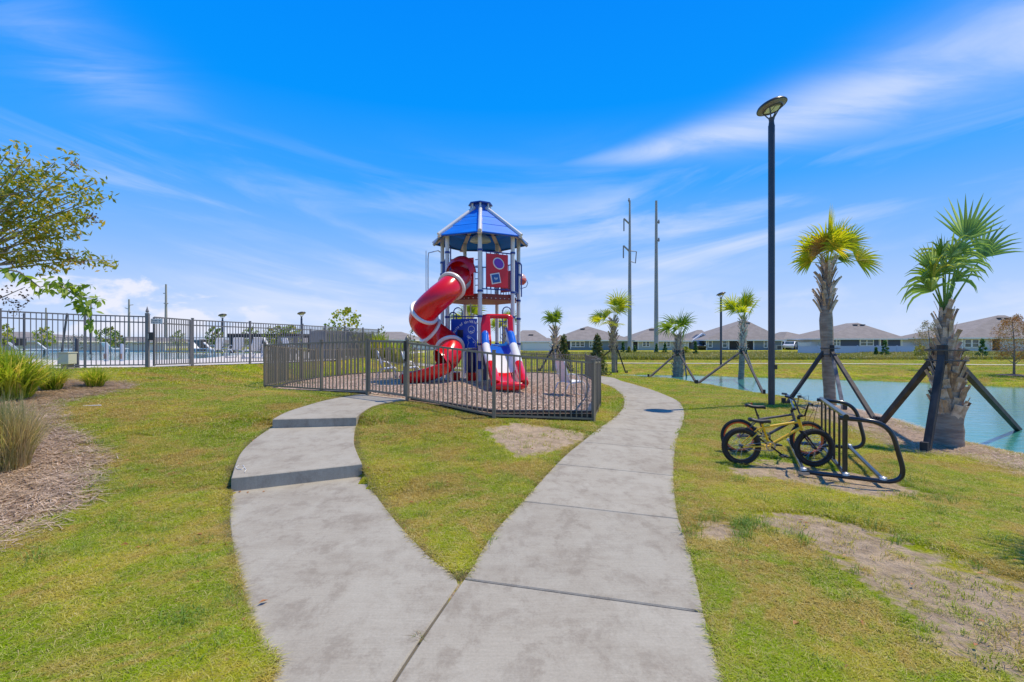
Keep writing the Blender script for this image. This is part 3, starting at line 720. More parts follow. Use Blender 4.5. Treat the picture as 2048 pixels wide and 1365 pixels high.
# deck
brn = mat('deck_red', (.27, .035, .022), .5, col2=(.2, .03, .02), ns=5)
def hepta(r, z0, z1, a0=0): return [tp(r, a, z0) for a in PH], V(0, 0, z1-z0)
mb = MB(); pl_, vv = hepta(1.27, 2.92, 3.1); mb.prism(pl_, vv); mb.build('deck', brn, tw, world=True)
bolt = mat('bolt', (.7, .7, .68), .3, .6)
for k in (0, 6, 1):
    a, c = PH[k], PH[(k+1) % 7]
    for j in range(7):
        p = tp(1.285, a, 2.965).lerp(tp(1.285, c, 2.965), (j+.5)/7); MB().box(p, (.028, .028, .02)).build('bolt', bolt, tw, world=True)
# lower deck behind the wave slide
mb = MB(); mb.prism([tp(1.27, a, 1.36) for a in (PH[0], PH[1], PH[2])]+[tp(.1, PH[1], 1.36)], V(0, 0, .1)); mb.build('lower_deck', brn, tw, world=True)
def facept(k, t_, z, out_=0, r=RP_):
    a, c = PH[k % 7], PH[(k+1) % 7]; p = tp(r, a, z).lerp(tp(r, c, z), t_); m_ = (tp(1, a, 0)+tp(1, c, 0))/2-Vector((TC.x, TC.y, 0)); m_.z = 0
    return p+m_.normalized()*out_
def panel(k, t0, t1, z0, z1, th, m, name, out_=0, bevel=.012):
    a, c = facept(k, t0, 0, out_), facept(k, t1, 0, out_); mb = MB(); mb.bar((a.x, a.y, (z0+z1)/2), (c.x, c.y, (z0+z1)/2), th, z1-z0); return mb.build(name, m, tw, world=True, bevel=bevel)
def railset(k, z0, z1, n, t0=.06, t1=.94, name='guard_rail'):
    mb = MB()
    for z in (z0, z1): mb.tube([facept(k, .04, z), facept(k, .96, z)], .02, 8)
    for i in range(n): t_ = t0+(t1-t0)*i/(n-1); mb.tube([facept(k, t_, z0), facept(k, t_, z1)], .014, 6)
    return mb.build(name, nav, tw, smooth=2, world=True)
# front right panel with the oval and the square
railset(0, 3.24, 4.42, 8)
panel(0, .17, .83, 3.30, 4.36, .03, dred, 'activity_panel', .04)
def disc_on(k, t_, z, pts, th, m, name, out_, ring=None):
    o = facept(k, t_, z, out_); a = facept(k, 0, 0); c = facept(k, 1, 0); ux = (c-a).normalized(); nz = Vector((0, 0, 1)); nn = facept(k, .5, 0, 1)-facept(k, .5, 0, 0)
    P = [o+ux*x+nz*y for x, y in pts]; mb = MB(); mb.prism(P, nn*th); ob = mb.build(name, m, tw, world=True)
    return ob
def oval(rx, ry, rot=0, n=24):
    return [(rx*math.cos(2*PI*i/n)*math.cos(rot)-ry*math.sin(2*PI*i/n)*math.sin(rot), rx*math.cos(2*PI*i/n)*math.sin(rot)+ry*math.sin(2*PI*i/n)*math.cos(rot)) for i in range(n)]
def rect(w_, h_, rot=0): return [(x*math.cos(rot)-y*math.sin(rot), x*math.sin(rot)+y*math.cos(rot)) for x, y in ((-w_, -h_), (w_, -h_), (w_, h_), (-w_, h_))]
disc_on(0, .53, 4.06, oval(.21, .175, R(-35)), .02, wpl, 'oval_frame', .055); disc_on(0, .53, 4.06, oval(.175, .14, R(-35)), .012, mat('purple', (.17, .03, .42), .25), 'oval_window', .076)
disc_on(0, .44, 3.58, rect(.165, .165, R(12)), .02, wpl, 'square_frame', .055); disc_on(0, .44, 3.58, rect(.13, .13, R(12)), .012, mat('blue_maze', (.01, .09, .32), .3), 'square_window', .076)
for x in (-.07, .0, .07): disc_on(0, .44+x*.5, 3.56+abs(x)*.3, rect(.012, .028), .006, bolt, 'maze_mark', .088)
# guard rails of other faces
for k in (1, 2, 3, 4, 5): railset(k, 3.24, 4.3, 8)
panel(2, .2, .8, 3.35, 4.1, .03, dred, 'side_panel')
# short ladder rungs beside the slide entry
mb = MB()
for z in (3.35, 3.55, 3.75, 3.95, 4.15): mb.tube([facept(6, .86, z), facept(6, .99, z)], .013, 6)
mb.build('hand_rungs', nav, tw, smooth=2, world=True)
# slide entry: face 6 runs from the front left post to the front post
panel(6, .13, .83, 3.03, 4.22, .04, red, 'slide_entry_panel', .03, .03)
FM = facept(6, .48, 0, 0); ND = (facept(6, .48, 0, 1)-FM); hang = math.atan2(ND.y, ND.x)
hm = MB(); c0 = FM+ND*.03
ring_pts = []
for i in range(17):
    a_ = PI*i/16; ring_pts.append((math.cos(a_), math.sin(a_)))
ux = Vector((-ND.y, ND.x, 0))
# hood: a half dome bulging from the panel over the tube mouth
vs = []; fs = []
for j, (rr, oo, zz) in enumerate(((.50, .0, 3.72), (.52, .10, 3.74), (.50, .22, 3.70), (.44, .32, 3.62))):
    for x, y in ring_pts: vs.append(c0+ux*x*rr+ND*oo+Vector((0, 0, zz+y*rr*1.05)))
for j in range(3):
    for i in range(16): fs.append((j*17+i, j*17+i+1, (j+1)*17+i+1, (j+1)*17+i))
hm.add(vs, fs); hm.build('slide_hood', red, tw, smooth=True, world=True)
# tube slide path
HC = Vector((Xat(872, 14.62), 14.62, 0)); HR = .43; TR = .385
path = []
st0 = FM+ND*.10; ae = math.atan2(ND.y, ND.x)+PI/2
hs = HC+Vector((math.cos(ae), math.sin(ae), 0))*HR
for i in range(8):
    p = st0.lerp(hs, i/8); p.z = 3.60+(3.16-3.60)*(i/8); path.append(p)
a_end = -PI/2; n = 46; tot = (ae if ae > 0 else ae+2*PI)-a_end
zt = [(0, 3.16), (.10, 2.92), (.27, 2.42), (.40, 2.16), (.55, 1.82), (.70, 1.48), (.82, 1.20), (.92, .98), (1, .86)]
NH0 = len(path)
for i in range(n+1):
    f_ = i/n; a_ = (ae if ae > 0 else ae+2*PI)-tot*f_; rr = HR
    path.append(HC+Vector((math.cos(a_)*rr, math.sin(a_)*rr, float(np.interp(f_, *zip(*zt))))))
NH1 = len(path)
for i in range(1, 8):
    path.append(HC+Vector((-.13*i, -HR-.0*i, .86-.24*(i/7)**.8)))
ztan = None
def seg(i0, i1, name, m=red):
    MB().tube(path[i0:i1+1], TR, 28, cap=False, arc=None).build(name, m, tw, smooth=True, world=True)
def ring(i, r0=TR, nm='slide_ring'):
    d = (path[i+1]-path[i-1]).normalized()*.035; c = path[i]
    MB().tube([c-d*1.4, c-d*1.2, c-d, c+d, c+d*1.2, c+d*1.4], [r0, r0+.06, r0+.075, r0+.075, r0+.06, r0], 28, cap=False).build(nm, wpl, tw, smooth=2, world=True)
def idx_at(f_): return NH0+round(f_*n)
R1, R2, R3, R4 = NH0-2, idx_at(.27), idx_at(.50), idx_at(.74)
cuts = [0, R1, R2, R3, R4, NH1-5]
seg(0, R1, 'slide_tube'); seg(R1, R2, 'slide_tube'); seg(R2, R3, 'slide_tube'); seg(R3, R4, 'slide_tube'); seg(R4, NH1-5, 'slide_tube')
for i in (R1, R2, R3, R4): ring(i)
# clear window on the first tube
sc_ = path[1:R1-1]; mb = MB(); 
mb.tube(sc_, TR+.008, 8, arc=(R(200), R(262)), cap=False); mb.build('tube_window', mat('slide_window', (.34, .40, .46), .12), tw, smooth=True, world=True)
# open chute at the end
ch = path[NH1-5:]; mb = MB(); m_ = len(ch)
for q_ in range(m_-1):
    pass
mb.tube(ch, TR, 20, arc=(R(92), R(268)), cap=False); mb.tube(ch, TR-.03, 20, arc=(R(92), R(268)), cap=False)
for sgn in (92, 268):
    pts_ = []
    for i_, c in enumerate(ch):
        t_ = (ch[min(i_+1, m_-1)]-ch[max(i_-1, 0)]).normalized(); u_ = (V(0, 0, 1)-t_*t_.z).normalized(); w_ = t_.cross(u_)
        pts_.append(c+(u_*math.cos(R(sgn))+w_*math.sin(R(sgn)))*(TR-.012))
    mb.tube(pts_, .03, 8)
i_ = m_-1; c = ch[-1]; t_ = (ch[-1]-ch[-2]).normalized(); u_ = (V(0, 0, 1)-t_*t_.z).normalized(); w_ = t_.cross(u_)
mb.tube([c+(u_*math.cos(a_)+w_*math.sin(a_))*(TR-.012) for a_ in np.linspace(R(92), R(268), 14)], .03, 8)
mb.build('slide_chute', red, tw, smooth=True, world=True)
c = ch[0]; dch = (ch[1]-ch[0]).normalized()
MB().tube([c-dch*.02, c+dch*.06], [TR+.0, TR+.03], 28, cap=False).build('chute_collar', red, tw, smooth=True, world=True)
MB().tube([ch[-3]+V(0, 0, -.36), ch[-3]+V(0, 0, -.8)], .04, 8).build('slide_leg', nav, tw, world=True)
MB().tube([path[idx_at(.82)]+V(0, 0, -.3), path[idx_at(.82)]+V(.1, .1, -1.2)], .05, 8).build('slide_leg', wht, tw, world=True)
# blue story panel with lettering, moon and wolf
panel(6, .13, .93, 1.37, 2.30, .03, blu, 'story_panel', .03, .03)
for z in (2.37, 1.33): MB().tube([facept(6, 0, z), facept(6, 1, z)], .02, 8).build('panel_rail', nav, tw, smooth=2, world=True)
A6 = facept(6, 0, 0); C6 = facept(6, 1, 0); U6 = (C6-A6).normalized(); N6 = facept(6, .5, 0, 1)-facept(6, .5, 0, 0); L6 = (C6-A6).length
def on6(x, z, o_=.047): return A6+U6*x+N6*o_+Vector((0, 0, z))
pr = mat('white_print', (.78, .80, .82), .5)
def glyphs(word, cx, cz, rad, a0, a1, size):
    n_ = len(word)
    for i_, ch_ in enumerate(word):
        if ch_ == ' ': continue
        a_ = a0+(a1-a0)*i_/(n_-1); cu = bpy.data.curves.new('t', 'FONT'); cu.body = ch_; cu.size = size; cu.extrude = .003; cu.align_x = 'CENTER'; cu.offset = .004
        to = bpy.data.objects.new('t', cu); S.collection.objects.link(to); dg = bpy.context.evaluated_depsgraph_get(); me = bpy.data.meshes.new_from_object(to.evaluated_get(dg)); bpy.data.objects.remove(to)
        me.materials.clear(); me.materials.append(pr)
        o = bpy.data.objects.new('letter', me); S.collection.objects.link(o); o.parent = tw
        o.matrix_basis = Matrix.Translation(on6(cx+rad*math.sin(a_), cz+rad*math.cos(a_))-tw.location) @ Matrix(((U6.x, 0, N6.x, 0), (U6.y, 0, N6.y, 0), (0, 1, 0, 0), (0, 0, 0, 1))) @ Matrix.Rotation(-a_, 4, 'Z')
glyphs('Tails of the Wild', L6*.72, 1.57, .60, R(-62), R(19), .115)
mx, mz = L6*.765, 1.955
MB().tube([on6(mx+.115*math.cos(a_), mz+.115*math.sin(a_), .05) for a_ in np.linspace(0, 2*PI, 25)[:-1]], .009, 5, closed=True).build('moon_outline', pr, tw, world=True)
mb = MB()
for x, z, r in ((-.03, -.06, .035), (.03, -.075, .03), (.07, -.03, .022)): mb.prism([on6(mx+x+r*math.cos(a_), mz+z+r*.7*math.sin(a_), .046) for a_ in np.linspace(0, 2*PI, 11)[:-1]], N6*.006)
mb.build('moon_crater', pr, tw, world=True)
wolf = [(937.2, 673.5), (939.8, 671.5), (944, 674), (949, 677), (951, 680), (955.5, 685), (953.5, 690), (955, 696), (938.5, 696), (939.5, 690), (941.5, 686), (939.5, 681), (940.5, 677)]
def wl(px, py, o_=.05): return on6(L6*(.13+.80*(px-905)/52), 1.6-(py-682.5)/63.6, o_)
MB().tube([wl(x, z) for x, z in wolf], .007, 5, closed=True).build('wolf_outline', pr, tw, world=True)
mb = MB(); mb.prism([wl(x, z, .046) for x, z in ((938.5, 672.5), (945, 676), (944, 678.5), (940, 676))], N6*.006); mb.prism([wl(x, z, .046) for x, z in ((949, 683), (953.5, 685), (949.5, 686.5))], N6*.006)
mb.build('wolf_shading', pr, tw, world=True)
MB().tube([on6(x, z, .05) for x, z in ((.18, 1.55), (.26, 1.52), (.34, 1.58), (.42, 1.50), (.50, 1.48), (.58, 1.56))], .006, 5).build('hill_outline', pr, tw, world=True)
o = on6(L6*.43, 1.83, .05); mb = MB(); mb.prism([o+U6*x+V(0, 0, z) for x, z in ((-.1, -.12), (.1, -.12), (.1, .12), (-.1, .12))], N6*.01); mb.build('story_window', mat('dark_window', (.03, .04, .08), .3), tw, world=True)
# drum stools under the panel and navy barrel
for t_, bod in ((.22, 0), (.72, 1)):
    p = facept(6, t_, TZ, -.05); MB().lathe([(.13, 0), (.155, .05), (.17, .26), (.175, .3), (.15, .31)], 16, p).build('drum_base', red, tw, smooth=2, world=True)
    if bod: MB().lathe([(.13, .31), (.19, .38), (.20, .95), (.14, 1.02)], 16, p).build('drum_body', dnav, tw, smooth=2, world=True)
    if bod:
        for s_ in (-.17, .17): MB().bar(p+V(s_, -.15, .3), p+V(s_*.9, -.17, 1.0), .03).build('drum_strap', blu, tw, world=True)
panel(0, .0, .30, .35, 1.45, .03, dnav, 'navy_panel', -.25)
p = tp(RP_, PH[0], .78); MB().lathe([(.075, -.06), (.13, -.05), (.08, .16)], 12, p).build('bell', nav, tw, smooth=2, world=True)
# ---------------- wave slide on face 0
F0 = facept(0, .5, 0, .0); N0 = (facept(0, .5, 0, 1)-F0); U0 = Vector((-N0.y, N0.x, 0))
end = Vector((Xat(1019, 12.3), 12.3, 0)); sd = (end-F0); sd.z = 0; sd.normalize(); su = Vector((-sd.y, sd.x, 0))
def chute(d0, d1, m, nm, lip=False):
    n_ = 7; mb = MB(); rows = []; tubeL = []; tubeR = []
    for i_ in range(n_+1):
        d_ = d0+(d1-d0)*i_/n_
        z = float(np.interp(d_, [.0, .4, .9, 1.6, 2.2, 2.7, 3.0, 3.2], [1.50, 1.42, 1.14, .86, .64, .54, .52, .50])); w_ = .33+.035*math.sin(min(d_, 2.6)*1.4)
        rim = float(np.interp(d_, [0, .35, .7, 1.6, 2.4, 3.0, 3.15], [.50, .42, .34, .30, .28, .12, .02]))
        prof = [(-w_-.09, -.10), (-w_-.12, rim*.5), (-w_-.09, rim), (-w_-.02, rim+.03), (-w_+.03, rim-.03), (-w_+.03, .10), (-w_+.10, .02), (0, 0), (w_-.10, .02), (w_-.03, .10), (w_-.03, rim-.03), (w_+.02, rim+.03), (w_+.09, rim), (w_+.12, rim*.5), (w_+.09, -.10)]
        tubeL.append(F0+sd*d_+su*(-w_-.055)+V(0, 0, z+rim-.045)); tubeR.append(F0+sd*d_+su*(w_+.055)+V(0, 0, z+rim-.045))
        rows.append([F0+sd*d_+su*x+Vector((0, 0, z+y)) for x, y in prof]+[F0+sd*d_+su*x+Vector((0, 0, z-.12)) for x in (w_*.5, -w_*.5)])
    k_ = len(rows[0]); vs = [p for r in rows for p in r]; fs = [(i_*k_+j_, i_*k_+(j_+1) % k_, (i_+1)*k_+(j_+1) % k_, (i_+1)*k_+j_) for i_ in range(n_) for j_ in range(k_)]
    if lip: fs.append(tuple(range(n_*k_, n_*k_+k_)))
    mb.add(vs, fs); ob = mb.build(nm, m, tw, smooth=2, world=True)
    for T_ in (tubeL, tubeR): MB().tube(T_, .12, 14).build('slide_rim', m, ob, smooth=2, world=True)
blp = mat('bright_blue_plastic', (.008, .13, .62), .22, coat=.3); wpp = mat('slide_white', (.80, .79, .78), .22, coat=.3)
chute(0, .85, blp, 'slide_top_section'); chute(.85, 2.0, wpp, 'slide_middle_section'); chute(2.0, 3.1, red, 'slide_bottom_section', True)
# rounded lip
lp = F0+sd*3.1; MB().tube([lp+su*x+V(0, 0, .45+.03*abs(x)) for x in (-.44, -.3, 0, .3, .44)], [.05, .10, .11, .10, .05], 12).build('slide_lip', red, tw, smooth=True, world=True)
# hood: two side wings and a top bar
for s_ in (-1, 1):
    mb = MB(); wx = .36*s_
    vs = []
    prof = [(-.02, 1.45), (.50, 1.45), (.55, 1.62), (.36, 1.80), (.22, 2.20), (.14, 2.40), (-.02, 2.40)]
    P = [F0+sd*(x+.05)+su*(wx-.08*s_*0)+V(0, 0, z) for x, z in prof]; mb.prism([p+su*((.13 if s_ > 0 else .16)*s_) for p in P], su*(-(.17 if s_ > 0 else .30)*s_)); mb.build('hood_side', red, tw, world=True, bevel=.035)
MB().tube([F0+sd*.12+su*x+V(0, 0, z) for x, z in ((-.47, 2.28), (-.42, 2.36), (-.3, 2.38), (.3, 2.38), (.42, 2.36), (.47, 2.28))], .075, 12).build('hood_top_bar', red, tw, smooth=True, world=True)
MB().tube([facept(0, .0, 2.36), facept(0, 1, 2.36)], .02, 8).build('panel_rail', nav, tw, smooth=2, world=True)
# climbers behind: blue arch, loops, ladder, barrier with bars
def local_arch(px, d, z0, z1, w_, nm='climber_arch'):
    x = Xat(px, d); P = [(x-w_, d, z0), (x-w_, d, z1-w_)]+[(x-w_*math.cos(a_), d, z1-w_+w_*math.sin(a_)) for a_ in np.linspace(.3, PI-.3, 6)]+[(x+w_, d, z1-w_), (x+w_, d, z0)]
    MB().tube(P, .022, 8).build(nm, nav, tw, smooth=2, world=True)
local_arch(1013.5, 18.6, .2, 2.92, .16); local_arch(916, 18.0, .2, 2.85, .16); local_arch(906, 15.9, 1.4, 2.55, .12)
mb = MB()
for i_ in range(6): x = Xat(996, 18)+i_*.085; mb.tube([(x, 18, 1.0), (x, 18, 2.33)], .013, 6)
mb.tube([(Xat(996, 18)-.03, 18, 2.33), (Xat(996, 18)+.48, 18, 2.33)], .018, 6); mb.tube([(Xat(996, 18)-.03, 18, 1.0), (Xat(996, 18)+.48, 18, 1.0)], .018, 6); mb.build('lower_barrier', nav, tw, world=True)
mb = MB()
for dx in (-.16, .16): mb.tube([(Xat(953, 16.6)+dx, 17.4, .3), (Xat(950, 16.6)+dx, 16.6, 2.95)], .02, 6)
for i_ in range(9): f_ = (i_+.5)/9; mb.tube([(Xat(952, 16.6)-.16, 17.4-.8*f_, .3+2.65*f_), (Xat(952, 16.6)+.16, 17.4-.8*f_, .3+2.65*f_)], .015, 6)
mb.build('ladder', mat('galv', (.55, .55, .56), .35, .6), tw, world=True)
# overhead pole on the left
P = [tp(RP_, PH[5], 4.62), tp(RP_, PH[5], 4.72)+V(-.15, 0, .0), V(Xat(868, 16.9), 16.9, 4.75), V(Xat(857, 16.9), 16.9, 4.7), V(Xat(856, 16.9), 16.9, 4.5), V(Xat(856, 16.9), 16.9, .2)]
MB().tube(P, .02, 6).build('slide_pole', mat('galv', (.55, .55, .56), .35, .6), tw, smooth=2, world=True)
MB().tube([V(Xat(852, 16.6), 16.6, 4.72), V(Xat(852, 16.6), 16.6, .2)], .014, 6).build('slide_pole', mat('galv', (.55, .55, .56), .35, .6), tw, smooth=2, world=True)
local_arch(896.5, 16.1, 3.1, 4.82, .08, 'handhold_arch'); local_arch(1037.5, 16.3, 3.1, 4.25, .09, 'handhold_arch')
# red bowl on the right with hoop
p = P3(1042, 562, 16.9); MB().lathe([(0, -.15), (.1, -.14), (.18, -.06), (.2, .06), (.17, .07), (.15, -.03), (0, -.1)], 16, p, cap=False).build('bowl', mat('faded_red', (.62, .10, .07), .4), tw, smooth=True, world=True)
MB().lathe([(.19, .07), (.16, .17), (.08, .24), (0, .26)], 16, p, cap=False).build('bubble', mat('pink_bubble', (.72, .45, .45), .15), tw, smooth=True, world=True)
MB().tube([p+V(.2, 0, .02), p+V(.24, 0, -.1), p+V(.18, 0, -.22), p+V(.0, 0, -.28), p+V(-.1, 0, -.28)], .012, 6).build('bowl_hoop', nav, tw, smooth=True, world=True)
# ------------------------------------------------------------------ palms
fro = leafmat('palm_green', (.16, .27, .025), (.26, .35, .04), (.42, .40, .06), .45, 1.5)
froy = leafmat('palm_yellow', (.36, .44, .02), (.56, .54, .02), (.68, .50, .04), .55, 1.5)
frob = leafmat('palm_brown', (.38, .17, .04), (.45, .22, .03), (.30, .15, .05), .2, 2)
frop = leafmat('palm_pale', (.22, .36, .09), (.32, .45, .14), (.46, .55, .24), .45, 2)
trk = mat('palm_trunk', (.42, .33, .25), .95, col2=(.27, .20, .15), ns=3, bump=1, bs=10, coord='w', stretch=(1, 1, 5))
btm = mat('palm_boot', (.66, .55, .45), .9, col2=(.40, .30, .22), ns=9, coord='w', bump=.8, bs=40, rand=.45)
btm2 = mat('palm_boot_brown', (.52, .36, .23), .9, col2=(.30, .20, .13), ns=9, coord='w', bump=.8, bs=40, rand=.45)
def frond(root, base, az_, el_, lp, lf, m, spread=100, droop=.35, nl=26, wid=.045, roll=0, name='frond', segs=4, twist=0):
    """costapalmate leaf: petiole then a fan of long leaflets"""
    mb = MB(); base = V(base); d = V(math.sin(az_)*math.cos(el_), -math.cos(az_)*math.cos(el_), math.sin(el_))
    side = d.cross(V(0, 0, 1)).normalized(); side = (Matrix.Rotation(roll, 3, d) @ side); nrm = side.cross(d).normalized()
    sag = V(0, 0, -1)*.12*lp
    hub = base+d*lp+sag*math.cos(el_)
    mb.tube([base, base+d*lp*.5+sag*.25, hub], [.022, .014, .01], 5)
    for i in range(nl):
        ph = R(spread)*(2*i/(nl-1)-1)*1.0; L = lf*(.62+.38*math.cos(ph*.8))*(.9+rnd.random()*.2)
        dd = (d*math.cos(ph)+side*math.sin(ph)+nrm*(-.10*abs(math.sin(ph)))).normalized(); sd_ = dd.cross(nrm).normalized()
        st = hub+d*(.10*lf*max(0, math.cos(ph))); pts = []
        dr = droop*(.7+.6*rnd.random()); cur = st.copy(); v = dd.copy()
        vs = []; ws = [.45, 1, .85, .5, .04][:segs+1] if segs == 4 else [.6, 1, .6, .04]
        for k in range(segs+1):
            w_ = wid*ws[k]*.5*(L/lf+.3)
            sd2 = v.cross(nrm); sd2 = sd2.normalized() if sd2.length > .1 else sd_
            vs += [cur-sd2*w_, cur+nrm*(-w_*.5), cur+sd2*w_]
            v = (v+V(0, 0, -1)*dr*(.12+.42*(k/segs)**1.5)).normalized(); cur = cur+v*L/segs
        fs = []
        for k in range(segs):
            a = k*3; fs += [(a, a+1, a+4, a+3), (a+1, a+2, a+5, a+4)]
        mb.add(vs, fs)
    return mb.build(name, m, root, world=True)
def trunk(root, P, rads, name='trunk', n=14, m=trk):
    mb = MB(); pts = []; rr = []
    for i in range(len(P)-1):
        for k in range(8):
            f_ = k/8; pts.append(V(P[i]).lerp(V(P[i+1]), f_)); rr.append((rads[i]+(rads[i+1]-rads[i])*f_)*(1+.045*math.sin(k*2.7+i)+(rnd.random()-.5)*.05))
    pts.append(V(P[-1])); rr.append(rads[-1]); mb.tube(pts, rr, n); return mb.build(name, m, root, smooth=True, world=True)
def bootproto(m):
    mb = MB()  # z up along trunk, y outward; forked tip
    w0, w1, L = .055, .036, 1.0
    pro = [(0, 0, .062, .02), (.03, .35, .05, .022), (.10, .75, .042, .02), (.17, 1.0, .046, .014)]
    vs = []
    for y, z, w_, th in pro: vs += [(-w_, y, z), (w_, y, z), (w_*.8, y+th, z-.01), (-w_*.8, y+th, z-.01)]
    fs = [(0, 1, 2, 3)]
    for k in range(3):
        a = k*4; fs += [(a, a+4, a+5, a+1), (a+1, a+5, a+6, a+2), (a+2, a+6, a+7, a+3), (a+3, a+7, a+4, a)]
    fs.append((12, 15, 14, 13)); mb.add(vs, fs); return mb
bp1 = protomesh('boot', bootproto(btm), btm); bp2 = protomesh('boot', bootproto(btm2), btm2)
def boots(root, P0, P1, r0, r1, n, sc=.3, flare=1.0, separate=True, wide=1.0, both=False):
    P0 = V(P0); P1 = V(P1); big = MB()
    for i in range(n):
        f_ = (i+.5)/n; a_ = i*2.39996+.3*rnd.random(); p = P0.lerp(P1, f_); r = r0+(r1-r0)*f_
        s_ = sc*(.8+.4*rnd.random()); q_ = p+V(math.sin(a_), -math.cos(a_), 0)*(r*.82)
        rot = Euler((-R(4+13*flare*rnd.random()), R(rnd.uniform(-22, 22)), a_+PI), 'XYZ')
        me = bp2 if (both and rnd.random() < .4) else bp1
        if separate:
            o = put(me, 'boot', root, q_-root.location, rot, (s_*wide*3.2*.3/.3, s_*flare*1.6, s_))
        else:
            M_ = Matrix.Translation(q_) @ rot.to_matrix().to_4x4() @ Matrix.Diagonal((s_*wide*3.2, s_*flare*1.6, s_, 1))
            big.add([M_ @ v.co for v in me.vertices], [tuple(p_.vertices) for p_ in me.polygons])
    if not separate: tag(big.build('boots', btm, root, world=True), kind='stuff')
brm = mat('brace_wood', (.035, .03, .028), .8, col2=(.07, .06, .055), ns=6, stretch=(1, 1, .3)); brg = mat('brace_grey', (.30, .27, .26), .8, col2=(.12, .115, .13), ns=4)
strp = mat('strap', (.10, .095, .09), .7)
def brace(label, top, feet, w_=.085, tr=.2, grey=-1, group='wooden braces propping the palms'):
    """feet: ground points; the poles lean on the trunk at top"""
    r0 = thing('palm_brace', label, 'brace', (top[0], top[1], Hs(top[0], top[1])), group=group)
    top = V(top)
    for i, f_ in enumerate(feet):
        f_ = V(f_); d = V(f_.x-top.x, f_.y-top.y, 0).normalized(); a = top+d*(tr+.02)
        MB().bar(a, f_+V(0, 0, -.03), w_, w_*.5 if i == grey else w_).build('pole', brg if i == grey else brm, r0, world=True)
        MB().box(a-d*.015+V(0, 0, .02), (w_*1.2, w_*1.2, .34), Euler((0, 0, math.atan2(d.y, d.x)))).build('batten', brm, r0, world=True)
        MB().box(f_+d*.07+V(0, 0, .06), (w_, w_, .24), Euler((0, 0, math.atan2(d.y, d.x)))).build('stake', brm, r0, world=True)
    for z in (-.08, .10):
        MB().lathe([(tr+.075, z-.012), (tr+.08, z), (tr+.075, z+.012)], 18, top, cap=False).build('strap', strp, r0, world=True)
    return r0
def gz(px, py, dz=0): x, y = G(px, py); return V(x, y, Hs(x, y)+dz)
def zat(py, d): return EYE-(py-CY)/F*d
def palm(label, base_px, top_px, r, bootspec, fronds, grp='young transplanted palms along the pond', mid=None, d=None, tm=trk):
    if d is None: x, y = G(*base_px)
    else: x, y = Xat(base_px[0], d), d
    b = V(x, y, Hs(x, y)); D = y; t_ = V(Xat(top_px[0], D), D, zat(top_px[1], D))
    o = thing('palm_tree', label, 'palm', b, group=grp)
    P = [b+V(0, 0, -.1)]
    if mid: P.append(V(Xat(mid[0], D), D, zat(mid[1], D)))
    P.append(t_); trunk(o, P, [r[0]]+([r[1]] if mid else [])+[r[-1]], m=tm)
    for (f0, f1, rr0, rr1, n, sc, fl, sep_, wd) in bootspec:
        def at(f_):
            L = len(P)-1; g_ = f_*L; i = min(int(g_), L-1); return P[i].lerp(P[i+1], g_-i)
        boots(o, at(f0), at(f1), rr0, rr1, n, sc, fl, sep_, wd, both=True)
    for (az_, el_, lp, lf, m, kw) in fronds:
        frond(o, t_+V(0, 0, kw.pop('dz', 0)-.05), R(az_), R(el_), lp, lf, m, **kw)
    return o, b, t_
# nearest palm, right edge
fl = [(84, 76, .95, .78, frop, dict(spread=52, droop=.18, nl=14, roll=R(78), wid=.045)), (93, 58, .85, .74, frop, dict(spread=42, droop=.5, nl=12, roll=R(70), wid=.042)),
      (70, 80, .70, .60, frop, dict(spread=75, droop=2.4, nl=15, roll=R(30), wid=.04)), (105, 74, .52, .60, frop, dict(spread=70, droop=2.6, nl=15, roll=R(10), wid=.04)),
      (-60, 84, .50, .50, fro, dict(spread=40, droop=.3, nl=11, roll=R(80), wid=.04)), (-86, 74, .40, .52, frop, dict(spread=36, droop=.25, nl=10, roll=R(80), wid=.04)),
      (-92, 70, .25, .52, fro, dict(spread=50, droop=1.8, nl=12, roll=R(60), wid=.04)), (-88, 60, .08, .60, frop, dict(spread=50, droop=2.8, nl=13, roll=R(40), wid=.04)),
      (-40, 82, .35, .5, frop, dict(spread=60, droop=2.8, nl=13, roll=R(10), wid=.038)), (10, 84, .62, .5, frop, dict(spread=70, droop=2.6, nl=14, roll=R(0), wid=.038)),
      (150, 80, .7, .45, fro, dict(spread=70, droop=2.0, nl=13, wid=.04)), (60, 76, .2, .5, frop, dict(spread=55, droop=2.8, nl=12, roll=R(30), wid=.038))]
fl = [(a_, e_, p_+.36, *r_) for a_, e_, p_, *r_ in fl]
palm('large palm with thick shaggy trunk and windblown fronds nearest the pond edge', (1897, 894), (1890, 622), [.225, .195, .085], [(.22, .62, .19, .185, 92, .34, .5, True, 1.1), (.60, .99, .175, .085, 56, .27, .5, True, .9)], fl, mid=(1897, 790))
